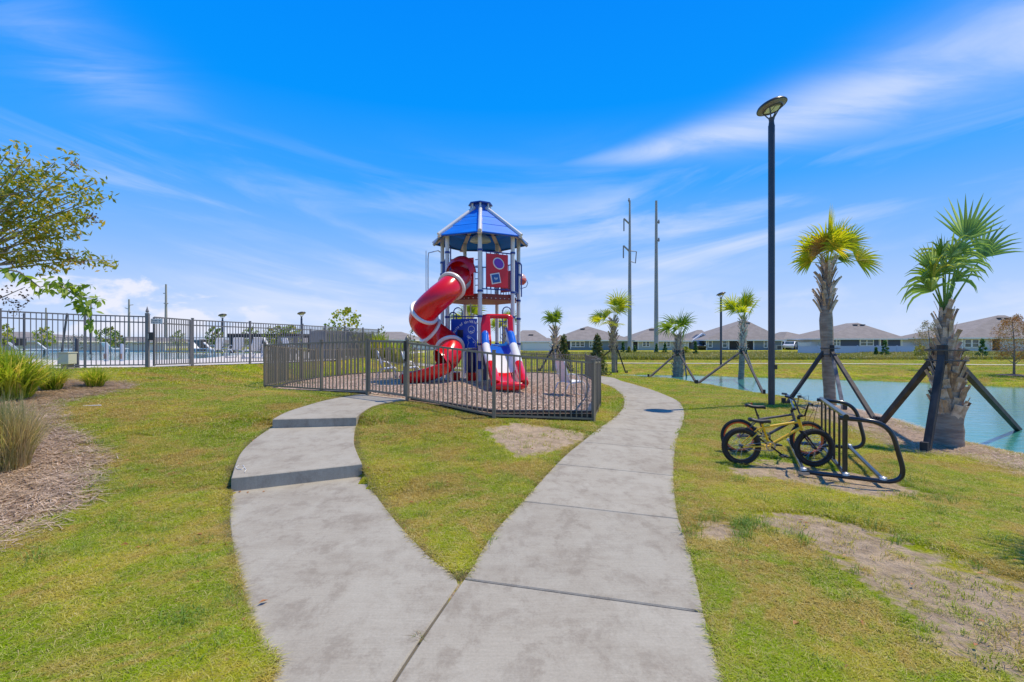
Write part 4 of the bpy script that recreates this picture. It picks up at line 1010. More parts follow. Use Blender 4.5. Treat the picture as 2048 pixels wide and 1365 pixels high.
# second palm
fl = [(-60, 52, .5, .55, frob, dict(spread=85, droop=.5, nl=24, roll=R(60))), (-95, 48, .55, .6, froy, dict(spread=85, droop=.6, nl=24, roll=R(50))), (-100, 20, .45, .55, froy, dict(spread=90, droop=.9, nl=22, roll=R(50))), (-20, 82, .75, .85, froy, dict(spread=85, droop=.25, nl=30, roll=R(85))),
      (40, 75, .6, .75, froy, dict(spread=90, droop=.5, nl=28, roll=R(60))), (95, 50, .75, .8, froy, dict(spread=75, droop=.35, nl=26, roll=R(70))), (90, 15, .85, .75, froy, dict(spread=75, droop=.5, nl=26, roll=R(70))),
      (0, 60, .5, .7, froy, dict(spread=110, droop=1.0, nl=26)), (100, 35, .4, .6, fro, dict(spread=90, droop=.9, nl=22, roll=R(30))), (180, 70, .6, .75, froy, dict(spread=110, droop=.8, nl=26)), (-140, 62, .6, .7, froy, dict(spread=100, droop=.8, nl=24)), (140, 62, .6, .75, froy, dict(spread=100, droop=.7, nl=24)), (-45, 70, .6, .7, froy, dict(spread=110, droop=1.2, nl=24))]
palm('tall palm with a slim lower trunk, grey upper boots and yellowing round crown', (1661, 813), (1655, 527), [.155, .165, .10], [(.55, .97, .18, .12, 60, .40, .9, True, .62)], fl, mid=(1652, 640))
def crown(n, lp, lf, m, el0=10, el1=85, droop=.8, side=None, **kw):
    o = []
    for i in range(n):
        az_ = i*137.5 if side is None else side[i % len(side)]+rnd.uniform(-20, 20); o.append((az_, el0+(el1-el0)*((i*.618) % 1), lp*(.8+.4*rnd.random()), lf*(.8+.4*rnd.random()), rnd.choice([m, m, fro]), dict(spread=rnd.uniform(55, 90), droop=droop*(.6+.8*rnd.random()), nl=15, wid=.06, roll=R(rnd.uniform(-70, 70)), segs=3, **kw)))
    return o
palm('palm with upright feathery green crown left of the tall lamp post', (1481, 779), (1487, 641), [.17, .16, .09], [(.42, 1, .175, .11, 90, .36, 1, False, .8)], crown(13, .9, .95, froy, 40, 88, .9), mid=(1485, 700))
palm('short palm with stout shaggy trunk and drooping two-sided crown', (1356, 760), (1357, 676), [.34, .30, .14], [(.0, 1, .32, .15, 130, .36, .9, False, 1.1)], crown(11, .95, 1.05, fro, 35, 82, 1.5), mid=(1357, 715))
palm('palm with bushy crown and one brown frond beside the left power pole', (1228, 746), (1226, 644), [.16, .15, .12], [(.40, 1, .20, .17, 90, .42, 1, False, 1.0)], crown(15, 1.0, 1.05, froy, 0, 85, .9), mid=(1227, 695))
palm('small scraggly palm with a narrow tied crown beyond the playground fence', (1110, 738), (1110, 660), [.18, .16, .09], [(.2, 1, .17, .10, 60, .45, 1.5, False, 1.0)], crown(8, .7, .75, fro, 66, 88, 1.8), mid=(1110, 700), d=31)
palm('palm seen through the tower right of the centre post', (1012, 731), (1012, 655), [.2, .17, .15], [(.1, 1, .18, .16, 50, .5, .8, False, 1.2)], crown(12, .5, .8, froy, 15, 85, .6), d=32)
palm('palm seen through the tower with a pale drooping crown left of the centre post', (938, 730), (938, 640), [.2, .17, .15], [(.1, 1, .18, .16, 40, .5, .8, False, 1.2)], crown(13, .6, .9, froy, 5, 85, .9), d=30)
x, y = 6.0, 3.9; b = V(x, y, Hs(x, y)); o = thing('palm_tree', 'palm standing just past the right edge whose shadow falls on the lawn', 'palm', b, group='young transplanted palms along the pond')
trunk(o, [b, b+V(0, 0, 3.3)], [.2, .15]); 
for i in range(12): frond(o, b+V(0, 0, 3.3), i*2.4, R(20+50*(i*.618 % 1)), .5, .6, fro, nl=18, segs=3)
# braces
def top_at(px, py, d): return V(Xat(px, d), d, zat(py, d))
d1 = G(1897, 894)[1]
brace('three dark poles propping the large shaggy palm nearest the pond', top_at(1893, 712, d1), [gz(1757, 851), gz(1852, 906), gz(2075, 900)], .10, .22)
d2 = G(1661, 813)[1]
brace('brace poles around the tall palm with the yellowing crown', top_at(1660, 704, d2), [gz(1572, 809), gz(1757, 850)-V(.0, .0, 0), gz(1688, 822)], .085, .17, grey=2)
d3 = G(1481, 779)[1]
brace('brace poles around the palm left of the tall lamp post', top_at(1485, 703, d3), [gz(1393, 768), gz(1528, 789), gz(1522, 786)], .085, .19, grey=2)
d4 = G(1356, 760)[1]
brace('brace poles around the short stout palm', top_at(1357, 707, d4), [gz(1298, 755), gz(1394, 768), gz(1374, 763)], .085, .30, grey=2)
d5 = G(1228, 746)[1]
brace('brace poles around the palm beside the left power pole', top_at(1227, 697, d5), [gz(1192, 724), gz(1252, 747), gz(1233, 746)], .085, .22, grey=2)
brace('brace poles around the small scraggly palm', top_at(1110, 698, 31), [(Xat(1078, 30), 30, Hs(Xat(1078, 30), 30)), (Xat(1143, 30), 30, Hs(Xat(1143, 30), 30)), (Xat(1113, 29.4), 29.4, Hs(Xat(1113, 29.4), 29.4))], .085, .19, grey=2)
# ------------------------------------------------------------------ leafy plants
def leaves(root, C, rad, n, size, m, name='crown', squash=1.0, asp=.45, up=0.0, kind=None):
    """n small pointed leaves around the points C"""
    C = np.array(C, float); k = nr.randint(0, len(C), n); rad = np.asarray(rad, float)*np.ones(len(C))
    off = nr.normal(size=(n, 3)); off /= np.linalg.norm(off, axis=1)[:, None]; off *= (nr.rand(n, 1)**.45)*rad[k][:, None]; off[:, 2] *= squash
    c = C[k]+off; u = nr.normal(size=(n, 3)); u[:, 2] += up; u /= np.linalg.norm(u, axis=1)[:, None]; w_ = nr.normal(size=(n, 3)); w_ -= (w_*u).sum(1)[:, None]*u; w_ /= np.linalg.norm(w_, axis=1)[:, None]
    s = size*(.6+.8*nr.rand(n, 1)); vs = np.stack([c-u*s*.5, c+w_*s*asp*.5, c+u*s*.5, c-w_*s*asp*.5], 1)
    r_ = root
    vs = vs-np.array(root.location); q_ = np.arange(n*4).reshape(n, 4)
    o = npmesh(name, vs, q_, m, root); return tag(o, kind=kind) if kind else o
barkm = mat('bark', (.20, .15, .11), .95, col2=(.12, .09, .07), ns=6); barkg = mat('grey_bark', (.32, .28, .24), .95, col2=(.22, .18, .15), ns=6)
def limb(root, pts, r0, r1, m=barkm, name='branch'):
    n = len(pts); MB().tube(pts, [r0+(r1-r0)*i/(n-1) for i in range(n)], 6).build(name, m, root, smooth=True, world=True)
def tree(name, label, cat, x, y, h, w_, m, nleaf=900, size=.12, tr=.05, bare=.3, nc=14, group=None, squash=1, conic=0, z=None, bark=barkm, asp=.5):
    z = Hs(x, y) if z is None else z; o = thing(name, label, cat, (x, y, z), group=group); b = V(x, y, z)
    limb(o, [b+V(0, 0, -.1), b+V(rnd.uniform(-.03, .03)*h, 0, h*.5), b+V(rnd.uniform(-.03, .03)*h, 0, h*.92)], tr, tr*.25, bark, 'trunk')
    C = []; Rd = []
    for i in range(nc):
        f_ = bare+(1-bare)*(i+.5)/nc; ww = w_*(1-f_*conic)*(.35+.65*math.sin(PI*min(1, (f_-bare)/(1-bare)*.9+.12))) if not conic else w_*(1-(f_-bare)/(1-bare))*.9+.03*h
        a_ = i*2.4; q_ = b+V(math.cos(a_)*ww*.62, math.sin(a_)*ww*.62, h*f_)
        C.append(tuple(q_)); Rd.append(max(ww*.42, .07*h))
        if i < 7: limb(o, [b+V(0, 0, h*max(.15, f_-.15)), q_], tr*.35, tr*.1, bark)
    leaves(o, C, Rd, nleaf, size, m, squash=squash, asp=asp); return o
g_pine = leafmat('pine_green', (.05, .15, .025), (.085, .21, .035), (.14, .25, .06), .2)
g_leaf = leafmat('leaf_green', (.15, .25, .03), (.24, .30, .04), (.38, .27, .05), .45)
g_dark = leafmat('leaf_dark', (.07, .12, .035), (.12, .17, .05), (.26, .19, .08), .25)
g_lime = leafmat('leaf_lime', (.22, .33, .03), (.34, .38, .04), (.46, .34, .05), .5)
g_org = leafmat('cypress_orange', (.42, .17, .045), (.30, .16, .045), (.16, .17, .03), .3, 1.2)
g_org2 = leafmat('cypress_mixed', (.17, .19, .03), (.30, .21, .06), (.40, .24, .12), .3, .8)
def at(px, d): return Xat(px, d), d
# saplings in front of the houses: px, base y distance, height px, width px, kind
for px, d, yt, hw, m, lab in [(1770, 55, 682, 11, g_pine, 'bright green pine sapling in front of the white vinyl fence'), (1752, 55, 696, 6, g_pine, 'smallest green sapling in front of the white vinyl fence'), (1842, 52, 692, 14, g_lime, 'sparse young broadleaf tree at the right end of the white vinyl fence'),
                         (1965, 50, 679, 12, g_pine, 'pine sapling before the right house window'), (1313, 62, 688, 6, g_pine, 'pine sapling just left of the right power pole'), (1330, 62, 687, 7, g_pine, 'pine sapling just right of the right power pole'),
                         (1391, 60, 684, 6, g_pine, 'narrow pine sapling before the dark gable house'), (1246, 62, 684, 6, g_pine, 'pine sapling left of the first tall power pole'), (1270, 62, 692, 5, g_pine, 'pine sapling right of the first tall power pole'),
                         (1371, 62, 694, 10, g_lime, 'low yellow green shrub between stout palm and gable house'), (1128, 45, 688, 8, g_lime, 'lime sapling behind the small scraggly palm'), (1258, 60, 694, 9, g_leaf, 'scrubby sapling at the foot of the left power pole')]:
    x, y = at(px, d); z = Hs(x, y); h = zat(yt, d)-z; tree('sapling', lab, 'sapling', x, y, h, hw/F*d, m, 700, .22, .03, .12, 12, 'saplings along the back lawns', conic=0 if m is g_lime else .8, asp=.35)
x, y = at(1195, 27.5); tree('shrub', 'dark magnolia shrub standing behind the fence corner post', 'shrub', x, y, zat(672, y)-Hs(x, y), .8, g_dark, 3000, .13, .04, .0, 34, asp=.5, conic=.8)
x, y = at(1127, 33.5); tree('shrub', 'dark leafy shrub just behind the small scraggly palm', 'shrub', x, y, zat(672, y)-Hs(x, y), .75, g_dark, 2000, .15, .04, .0, 30, asp=.5, conic=.8)
x, y = at(2028, 27); b2 = tree('cypress_tree', 'orange feathery young bald cypress beside the right house', 'tree', x, y, zat(634, y)-Hs(x, y), 1.15, g_org, 6000, .09, .07, .30, 22, group='young bald cypresses beyond the pond', bark=barkg, asp=.25)
x, y = at(1858, 31); b2 = tree('cypress_tree', 'green and rust coloured young bald cypress half hidden by the nearest palm', 'tree', x, y, zat(645, y)-Hs(x, y), .95, g_org2, 3500, .09, .07, .32, 20, group='young bald cypresses beyond the pond', bark=barkg, asp=.25)
mulr = MB(); 
for px, d, lab in ((2028, 27, 'round mulch ring under the orange bald cypress'), (1858, 31, 'round mulch ring under the half hidden bald cypress')):
    x, y = at(px, d); mb = MB(); mb.add([(x, y, Hs(x, y)+.09)]+[(x+.8*math.cos(a_), y+.8*math.sin(a_), Hs(x+.8*math.cos(a_), y+.8*math.sin(a_))+.02) for a_ in np.linspace(0, 2*PI, 15)[:-1]], [(0, 1+i, 1+(i+1) % 14) for i in range(14)]); tag(mb.build('mulch_ring', mat('mulch_dark', (.20, .14, .11), .95, col2=(.12, .08, .06), ns=20)), lab, 'mulch')
x, y = at(690, 24.5); tree('sweetgum_tree', 'young sweetgum with star shaped leaves rising above the fence corner', 'tree', x, y, zat(617, y)-Hs(x, y), 1.0, g_lime, 420, .15, .03, .42, 12, asp=.8)
for px, d, yt, w_, m, lab, n in [(8, 33, 650, .8, g_lime, 'yellow green tree at the left edge behind the pool fence', 900), (88, 36, 655, .9, g_lime, 'yellow green tree behind the pool left of the power poles', 1000), (217, 40, 656, 1.2, g_leaf, 'mixed green and yellow tree behind the white pool posts', 1500), (240, 42, 672, .7, g_dark, 'small dark tree beside the mixed green tree', 700),
                                 (356, 44, 662, .8, g_lime, 'lime tree beyond the pool right of the tall pole', 700), (424, 38, 655, .6, g_leaf, 'slim tree behind the first distant lamp', 600), (436, 38, 658, .6, g_leaf, 'slim tree right behind the first distant lamp', 600), (500, 40, 656, 1.1, g_leaf, 'leafy tree left of the pergola', 900), (552, 36, 654, 1.3, g_leaf, 'leafy tree behind the pergola roof', 1300), (580, 37, 652, 1.2, g_lime, 'leafy tree right of the pergola roof', 1300),
                                 (762, 30, 654, .5, g_dark, 'thin dark sapling at the end of the tall fence', 200), (822, 32, 662, .35, g_dark, 'thin sparse sapling right of the playground gate', 120), (155, 60, 672, 2.0, g_dark, 'dark tree line tree beyond the far pool fence', 700)]:
    x, y = at(px, d); tree('broadleaf_tree', lab, 'tree', x, y, zat(yt, y)-Hs(x, y), w_*.85, m, int(n*.45), .17, .05, .35, 12, 'young trees around the pool', asp=.6)
# ------------------------------------------------------------------ grass clumps
def clump(name, label, x, y, h, w_, n, m, bw=.012, cat='ornamental grass', lean=1.0, group=None, r0=.12):
    z = Hs(x, y); o = thing(name, label, cat, (x, y, z), group=group)
    a_ = nr.rand(n)*2*PI; l = (nr.rand(n)**.7)*lean; rb = r0*np.sqrt(nr.rand(n)); a0 = nr.rand(n)*2*PI; H_ = h*(.6+.55*nr.rand(n)); vs = np.zeros((n, 8, 3)); dirx, diry = np.cos(a_), np.sin(a_)
    for k, t_ in enumerate((0, .35, .7, 1)):
        rr = w_*l*t_**1.5; zz = H_*(t_-.30*l*t_**3); ww = bw*(1, 1, .7, .1)[k]
        bx = rb*np.cos(a0)+rr*dirx; by = rb*np.sin(a0)+rr*diry; tw_ = a_+PI/2+nr.rand(n)*.8
        vs[:, k*2] = np.stack([bx-np.cos(tw_)*ww, by-np.sin(tw_)*ww, zz], 1); vs[:, k*2+1] = np.stack([bx+np.cos(tw_)*ww, by+np.sin(tw_)*ww, zz], 1)
    q_ = np.concatenate([np.stack([np.arange(n)*8+k*2+j for j in (0, 1, 3, 2)], 1) for k in range(3)]); npmesh('blades', vs, q_, m, o); return o
g_cl = leafmat('clump_green', (.26, .40, .03), (.48, .52, .06), (.66, .52, .16), .5, 3)
g_mu = leafmat('muhly', (.34, .34, .14), (.48, .38, .24), (.62, .48, .34), .5, 4)
x, y = G(8, 800); clump('grass_clump', 'largest yellow green clump of strappy grass at the left edge before the pool fence', x, y, .92, .75, 1300, g_cl, .015, r0=.35)
x, y = G(-60, 800); clump('grass_clump', 'strappy clump mostly cut off by the left edge', x, y, 1.0, .9, 1500, g_cl, .016, r0=.4)
x, y = G(104, 782); clump('grass_clump', 'spiky green clump on the pine straw between the other two clumps', x, y, .55, .5, 800, g_cl, .008, r0=.14)
x, y = G(190, 776); clump('grass_clump', 'small green clump at the tip of the pine straw bed', x, y, .48, .42, 600, g_cl, .008, r0=.13)
x, y = G(8, 945); clump('muhly_grass', 'wispy brown and green grass clump on pine straw at the left edge', x, y, .85, .42, 1500, g_mu, .003, r0=.2)
x, y = G(-60, 930); clump('muhly_grass', 'second wispy clump cut off by the left edge', x, y, .8, .5, 1500, g_mu, .004, r0=.25)
# reedy plants behind the playground
for px, d, h_, lab in ((668, 24.5, 1.4, 'lily clump behind the playground at the enclosure corner'), (712, 25.5, 1.3, 'lily clump behind the left white chair'), (752, 26, 1.4, 'reedy clump behind the playground gate'), (798, 26, 1.2, 'reedy clump behind the slide foot')):
    x, y = at(px, d); clump('reed_clump', lab, x, y, h_, .6, 500, g_cl, .02, 'reeds', .7, 'reedy clumps behind the playground', .6)
# ------------------------------------------------------------------ houses
rfm = mat('shingles', (.275, .245, .225), .95, col2=(.225, .20, .185), ns=1.2, nd=6, bump=.5, bs=6)
rfm2 = mat('shingles_dark', (.22, .20, .20), .95, col2=(.17, .155, .15), ns=1.2, nd=6, bump=.5, bs=6)
trim = mat('house_trim', (.80, .79, .77), .6); vent_m = mat('roof_vent', (.05, .05, .055), .6)
w_lt = mat('siding_light', (.58, .60, .58), .8, col2=(.54, .56, .55), ns=.6, stretch=(.2, .2, 12)); w_bl = mat('siding_blue', (.20, .245, .285), .8, col2=(.18, .22, .26), ns=.6, stretch=(.2, .2, 12))
w_nv = mat('siding_navy', (.075, .095, .15), .8, col2=(.065, .085, .135), ns=.6, stretch=(.2, .2, 12)); w_gn = mat('siding_green', (.47, .49, .44), .8, col2=(.44, .46, .41), ns=.6, stretch=(.2, .2, 12))
glass = mat('window_glass', (.035, .055, .06), .08, spec=.8, col2=(.10, .15, .14), ns=.6); dark = mat('recess_shade', (.02, .02, .022), .7)
def house(label, x0, x1, ey, rx0, rx1, ry, by, D, wm_, wins=(), opens=(), ov=3, dep=12, rm=rfm, vents=(), trims=(), back=5, group='single storey hip roof houses across the pond', panels=()):
    zb = zat(by, D); ze = zat(ey, D); X0, X1 = Xat(x0, D), Xat(x1, D); o_ = ov/F*D
    h = thing('house', label, 'house', ((X0+X1)/2, D, zb), group=group)
    MB().box(((X0+X1)/2, D+dep/2, (zb+ze)/2-.05), (X1-X0, dep, ze-zb+.1)).build('wall', wm_, h, world=True)
    R0, R1 = Xat(rx0, D+back), Xat(rx1, D+back); zr = zat(ry, D+back)
    e0 = [(X0-o_, D-.5, ze), (X1+o_, D-.5, ze), (X1+o_, D+dep+.5, ze), (X0-o_, D+dep+.5, ze)]
    if R1-R0 < 1: rd = [((R0+R1)/2, D+back, zr), ((R0+R1)/2, D+dep-back*.8, zr)]; fs = [(0, 1, 4), (1, 2, 5, 4), (2, 3, 5), (3, 0, 4, 5)]
    else: rd = [(R0, D+back, zr), (R1, D+back, zr)]; fs = [(0, 1, 5, 4), (1, 2, 5), (2, 3, 4, 5), (3, 0, 4)]
    mb = MB(); mb.add(e0+rd+[(x, y, z-.12) for x, y, z in e0], fs+[(9, 8, 7, 6)]); r = mb.build('roof', rm, h, world=True)
    MB().box(((X0+X1)/2, D-.5, ze-.10), (X1-X0+2*o_+.02, .04, .20)).box((X0-o_, D+dep/2, ze-.10), (.04, dep+.9, .20)).box((X1+o_, D+dep/2, ze-.10), (.04, dep+.9, .20)).build('fascia', trim, h, world=True)
    for vx, vy in vents:
        f_ = (ey-vy)/(ey-ry); y = D-.5+(back+.5)*f_*1.0; z = ze+(zr-ze)*f_
        MB().box((Xat(vx, y), y-.1, z+.08), (.85*D/85, .4, .1)).build('ridge_vent', vent_m, r, world=True)
    for a, c, t_, b_, n in wins:
        A, B = Xat(a, D), Xat(c, D); zt, zl = zat(t_, D), zat(b_, D); fr = MB(); w_ = .11
        fr.box(((A+B)/2, D-.06, zt), (B-A+w_, .1, w_)).box(((A+B)/2, D-.06, zl), (B-A+w_, .1, w_))
        for k in range(n+1): fr.box((A+(B-A)*k/n, D-.063, (zt+zl)/2), (w_*(1.2 if 0 < k < n else 1), .1, zt-zl))
        fr.box(((A+B)/2, D-.058, (zt+zl)/2), (B-A, .08, .06))
        wn = fr.build('window', trim, h, world=True)
        for k in range(n):
            for s_ in (0, 1):
                MB().box((A+(B-A)*(k+.5)/n, D-.03, zl+(zt-zl)*(.25+.5*s_)), ((B-A)/n-.04, .04, (zt-zl)/2-.02)).build('pane', glass, wn, world=True)
    for a, c, t_, b_ in opens:
        A, B = Xat(a, D), Xat(c, D); zt, zl = zat(t_, D), zat(b_, D)
        MB().box(((A+B)/2, D-.01, (zt+zl)/2), (B-A, .04, zt-zl)).build('opening_shade', dark, h, world=True)  # flat near-black sheet on the solid wall, the recess's shade put into its colour
        MB().box((A, D-.05, (zt+zl)/2), (.16, .14, zt-zl)).build('patio_post', trim, h, world=True); MB().box((B, D-.05, (zt+zl)/2), (.16, .14, zt-zl)).build('patio_post', trim, h, world=True)
    for a, c, t_, b_, m_ in panels:
        A, B = Xat(a, D), Xat(c, D); zt, zl = zat(t_, D), zat(b_, D)
        MB().box(((A+B)/2, D-.025, (zt+zl)/2), (B-A, .05, zt-zl)).build('siding_panel', m_, h, world=True)
    for tx_ in (x0, x1): MB().box((Xat(tx_, D), D-.02, (zb+ze)/2), (.16, .16, ze-zb)).build('corner_board', trim, h, world=True)
    return h
house('pale sided house seen through the playground gate with a wide flat peaked roof', 742, 826, 680, 768, 803, 664, 703, 84, w_lt, [(760, 765, 684, 693, 1), (776, 784, 684, 694, 2), (800, 806, 684, 693, 1)], ov=6, rm=rfm)
house('low roofed house hidden behind the tube slide', 838, 912, 682, 860, 885, 670, 703, 88, w_lt, [(858, 866, 686, 694, 2)], ov=5)
house('pale house half hidden behind the tower with white fence to its left side', 1020, 1098, 683, 1045, 1070, 661, 700, 84, w_lt, [(1049, 1052, 685, 690, 1)], ov=6, vents=[(1062, 671)])
house('blue grey house with triple window between scraggly palm and bushy palm', 1114, 1262, 680.5, 1172, 1179, 653, 702, 84, w_bl, [(1143, 1168.5, 683.5, 694, 3), (1178.5, 1189, 683, 694.5, 2)], [(1128, 1141, 682.5, 699)], ov=6, vents=[(1165, 659)])
house('pale green grey house behind the two tall power poles', 1263, 1376, 681.5, 1303, 1316, 656, 700, 84, w_gn, [(1285, 1299, 683.5, 693.5, 2), (1327, 1340, 683, 694, 2), (1361, 1364, 684, 692, 1), (1368, 1371, 684, 692, 1)], [(1265, 1276, 683.5, 699)], ov=7, vents=[(1303, 660.5)])
house('large blue grey house with tall pyramid roof and dark patio behind the upright palm', 1413, 1563, 680, 1489, 1495, 641, 700.5, 84, w_bl, [(1416, 1424, 682, 695, 1), (1444.5, 1453.5, 681.5, 695, 1), (1527.5, 1534, 681.5, 695.5, 1)], [(1457, 1481, 681.5, 699), (1492, 1507, 682, 700)], ov=7, vents=[(1489, 647), (1495, 647)])
house('long house with navy siding panels behind the white vinyl fence', 1652, 1803, 677.5, 1712, 1719, 646, 702, 80, w_lt, [(1666, 1679, 679.5, 692, 2), (1720, 1746, 679.5, 692, 2)], [(1760, 1768, 679.5, 700)], ov=8, vents=[(1710, 651), (1724, 651)], panels=[(1681, 1718, 678.5, 700, w_nv), (1747, 1757, 678.5, 700, w_nv), (1776, 1800, 679.5, 700, w_nv)])
house('big pale house at the right edge with double window and orange tree before it', 1924, 2130, 675.5, 1996, 2010, 631, 703, 74, w_lt, [(1928.5, 1941.5, 679, 695, 1), (1943.5, 1956.5, 679, 695, 1)], [(1982, 2000, 679, 701)], ov=10, vents=[(1998, 638), (2013, 638)])
# second row, further back
G2 = 'far roofs showing between the nearer houses'
for a, c, ey, r0, r1, ry, by, D, wm_, lab, rm in [(1082, 1122, 686, 1094, 1100, 676, 700, 130, w_lt, 'tiny far roof left of the triple window house', rfm), (1566, 1652, 682, 1571, 1577, 664, 699, 108, w_lt, 'far house with plain wall and parked car right of the tall lamp post', rfm), (1600, 1650, 683, 1606, 1612, 674, 700, 150, w_lt, 'small far roof beside the tall slim palm trunk', rfm), (1815, 1880, 680, 1836, 1846, 669, 700, 110, w_lt, 'far grey roof behind the right end of the white vinyl fence', rfm),
                                             (1625, 1652, 682, 1632, 1638, 674, 700, 128, w_nv, 'far dark gabled house glimpsed left of the navy panel house', rfm2), (-30, 118, 682, 10, 52, 664, 700, 62, w_lt, 'pale house with long flat ridge at the left edge beyond the pool', rfm), (242, 312, 684, 252, 290, 674, 700, 95, w_lt, 'far roofs behind the gate post beyond the pool', rfm), (312, 345, 684, 318, 328, 675, 700, 100, w_lt, 'narrow far roof right of the gate post', rfm),
                                             (388, 452, 686, 400, 440, 679, 699, 120, w_lt, 'far low roof behind the first distant lamp', rfm), (180, 240, 686, 190, 225, 678, 699, 130, w_bl, 'far roof between the pool posts', rfm), (540, 640, 686, 570, 610, 675, 699, 110, w_lt, 'far roof behind the pergola', rfm)]:
    house(lab, a, c, ey, r0, r1, ry, by, D, wm_, [((a+c)/2-3, (a+c)/2+3, ey+4, ey+10, 1)], ov=3, group=G2, rm=rm)
# gabled house with garage
h = house('dark gabled house with open garage between the two nearest palms', 1375, 1424, 684, 1394, 1404, 660.5, 700, 92, w_lt, ov=5, opens=[(1388, 1404, 688, 700)], group='single storey hip roof houses across the pond')
D = 89; gp = [(1386, 683), (1424, 683), (1405, 669)]; mb = MB(); mb.prism([P3(x, y, D) for x, y in gp], V(0, 3, 0)); mb.build('gable', w_nv, h, world=True)
MB().bar(P3(1382, 684.5, D-.2), P3(1405, 667.5, D-.2), .6, .25).bar(P3(1428, 684.5, D-.2), P3(1405, 667.8, D-.2), .6, .25).build('barge_board', trim, h, world=True)
MB().lathe([(.0, 0), (.32, 0), (.32, .1), (0, .1)], 14, P3(1405.5, 673, D-.1), M=Matrix.Rotation(PI/2, 3, 'X')).build('round_vent', trim, h, world=True)
# air conditioner by the big blue house, white vinyl fences
p = P3(1561, 697, 83.2); MB().box((p.x, p.y, p.z+.1), (.9, .6, .95)).build('x', rfm2) if 0 else None
ac = thing('air_conditioner', 'grey air conditioning unit at the right corner of the large blue grey house', 'air conditioner', V(Xat(1556, 83), 83, zat(700.5, 83)))
MB().box((0, 0, .42), (.85, .8, .82)).build('cabinet', mat('ac_grey', (.42, .42, .40), .6), ac); MB().lathe([(.3, .83), (.3, .88)], 12).build('fan_grille', vent_m, ac); MB().box((0, -.41, .42), (.7, .02, .6)).build('side_grille', vent_m, ac)
vin = mat('vinyl_white', (.62, .64, .68), .45)
def vinyl(label, x0, x1, yt, D, h_, rise=0, g='white vinyl privacy fences'):
    A, B = Xat(x0, D), Xat(x1, D); n = max(1, round((B-A)/2.4)); zt = zat(yt, D); o = thing('vinyl_fence', label, 'fence', (A, D, zt-h_), group=g)
    for k in range(n+1): MB().box((A+(B-A)*k/n, D, zt-h_/2+.03), (.13, .13, h_+.08)).build('post', vin, o, world=True)
    for k in range(n): MB().box((A+(B-A)*(k+.5)/n, D, zt-h_/2), ((B-A)/n-.12, .05, h_-.06)).box((A+(B-A)*(k+.5)/n, D-.01, zt-.04), ((B-A)/n-.12, .09, .09)).build('panel', vin, o, world=True)
vinyl('long low white vinyl fence in front of the house with navy panels', 1597, 1873, 692.5, 62, 1.25)
vinyl('white vinyl fence set back behind the long one left of the slim palm', 1597, 1645, 685.5, 82, 1.8); vinyl('white vinyl fence further back on the right of the navy panel house', 1806, 1872, 686, 82, 1.8)
vinyl('white vinyl fence behind the play tower below the half hidden house', 1046, 1107, 686.5, 80, 1.6); vinyl('white vinyl fence in the haze beyond the swimming pool', 60, 330, 690, 62, 1.3); vinyl('white vinyl fence beyond the tube slide', 775, 905, 692, 80, 1.3)
# ------------------------------------------------------------------ cars
def car(label, px, by, D, body, rz, L=4.5):
    z = zat(by, D); o = thing('parked_car', label, 'car', (Xat(px, D), D, z), rz); bm2 = mat('car_'+body, {'w': (.62, .66, .72), 'b': (.02, .03, .10), 'k': (.03, .03, .035)}[body], .25, coat=.6)
    prof = [(-2.2, .3), (-2.22, .7), (-1.9, .85), (-1.2, .95), (-.55, 1.42), (.9, 1.45), (1.6, 1.0), (2.15, .9), (2.25, .6), (2.2, .3)]
    mb = MB(); mb.prism([(x, -.85, z_) for x, z_ in prof], (0, 1.7, 0)); mb.build('body', bm2, o, bevel=.06)
    for s_ in (-1, 1): mb = MB(); mb.prism([(x, .86*s_, z_) for x, z_ in ((-1.0, .98), (-.5, 1.34), (.8, 1.36), (1.3, 1.0))], (0, .01*s_, 0)); mb.build('side_window', glass, o)
    mb = MB(); mb.add([(-1.22, -.75, .98), (-1.22, .75, .98), (-.60, .68, 1.40), (-.60, -.68, 1.40)], [(0, 1, 2, 3)]); mb.build('windscreen', glass, o)
    for x in (-1.35, 1.4):
        for s_ in (-.85, .85): MB().lathe([(.0, -.1), (.33, -.1), (.33, .1), (0, .1)], 14, (x, s_, .33), M=Matrix.Rotation(PI/2, 3, 'X')).build('wheel', mat('tyre', (.02, .02, .02), .8), o)
    for s_ in (-.6, .6): MB().box((-2.2, s_, .68), (.06, .3, .12)).build('headlight', trim, o)
car('white car parked beside the far plain wall right of the tall lamp post', 1581, 699, 86, 'w', R(50)); car('dark blue car tucked behind the white car', 1573, 698.5, 92, 'b', R(60)); car('dark pickup sized car in the garage of the gabled house', 1402, 699, 86, 'k', R(70))
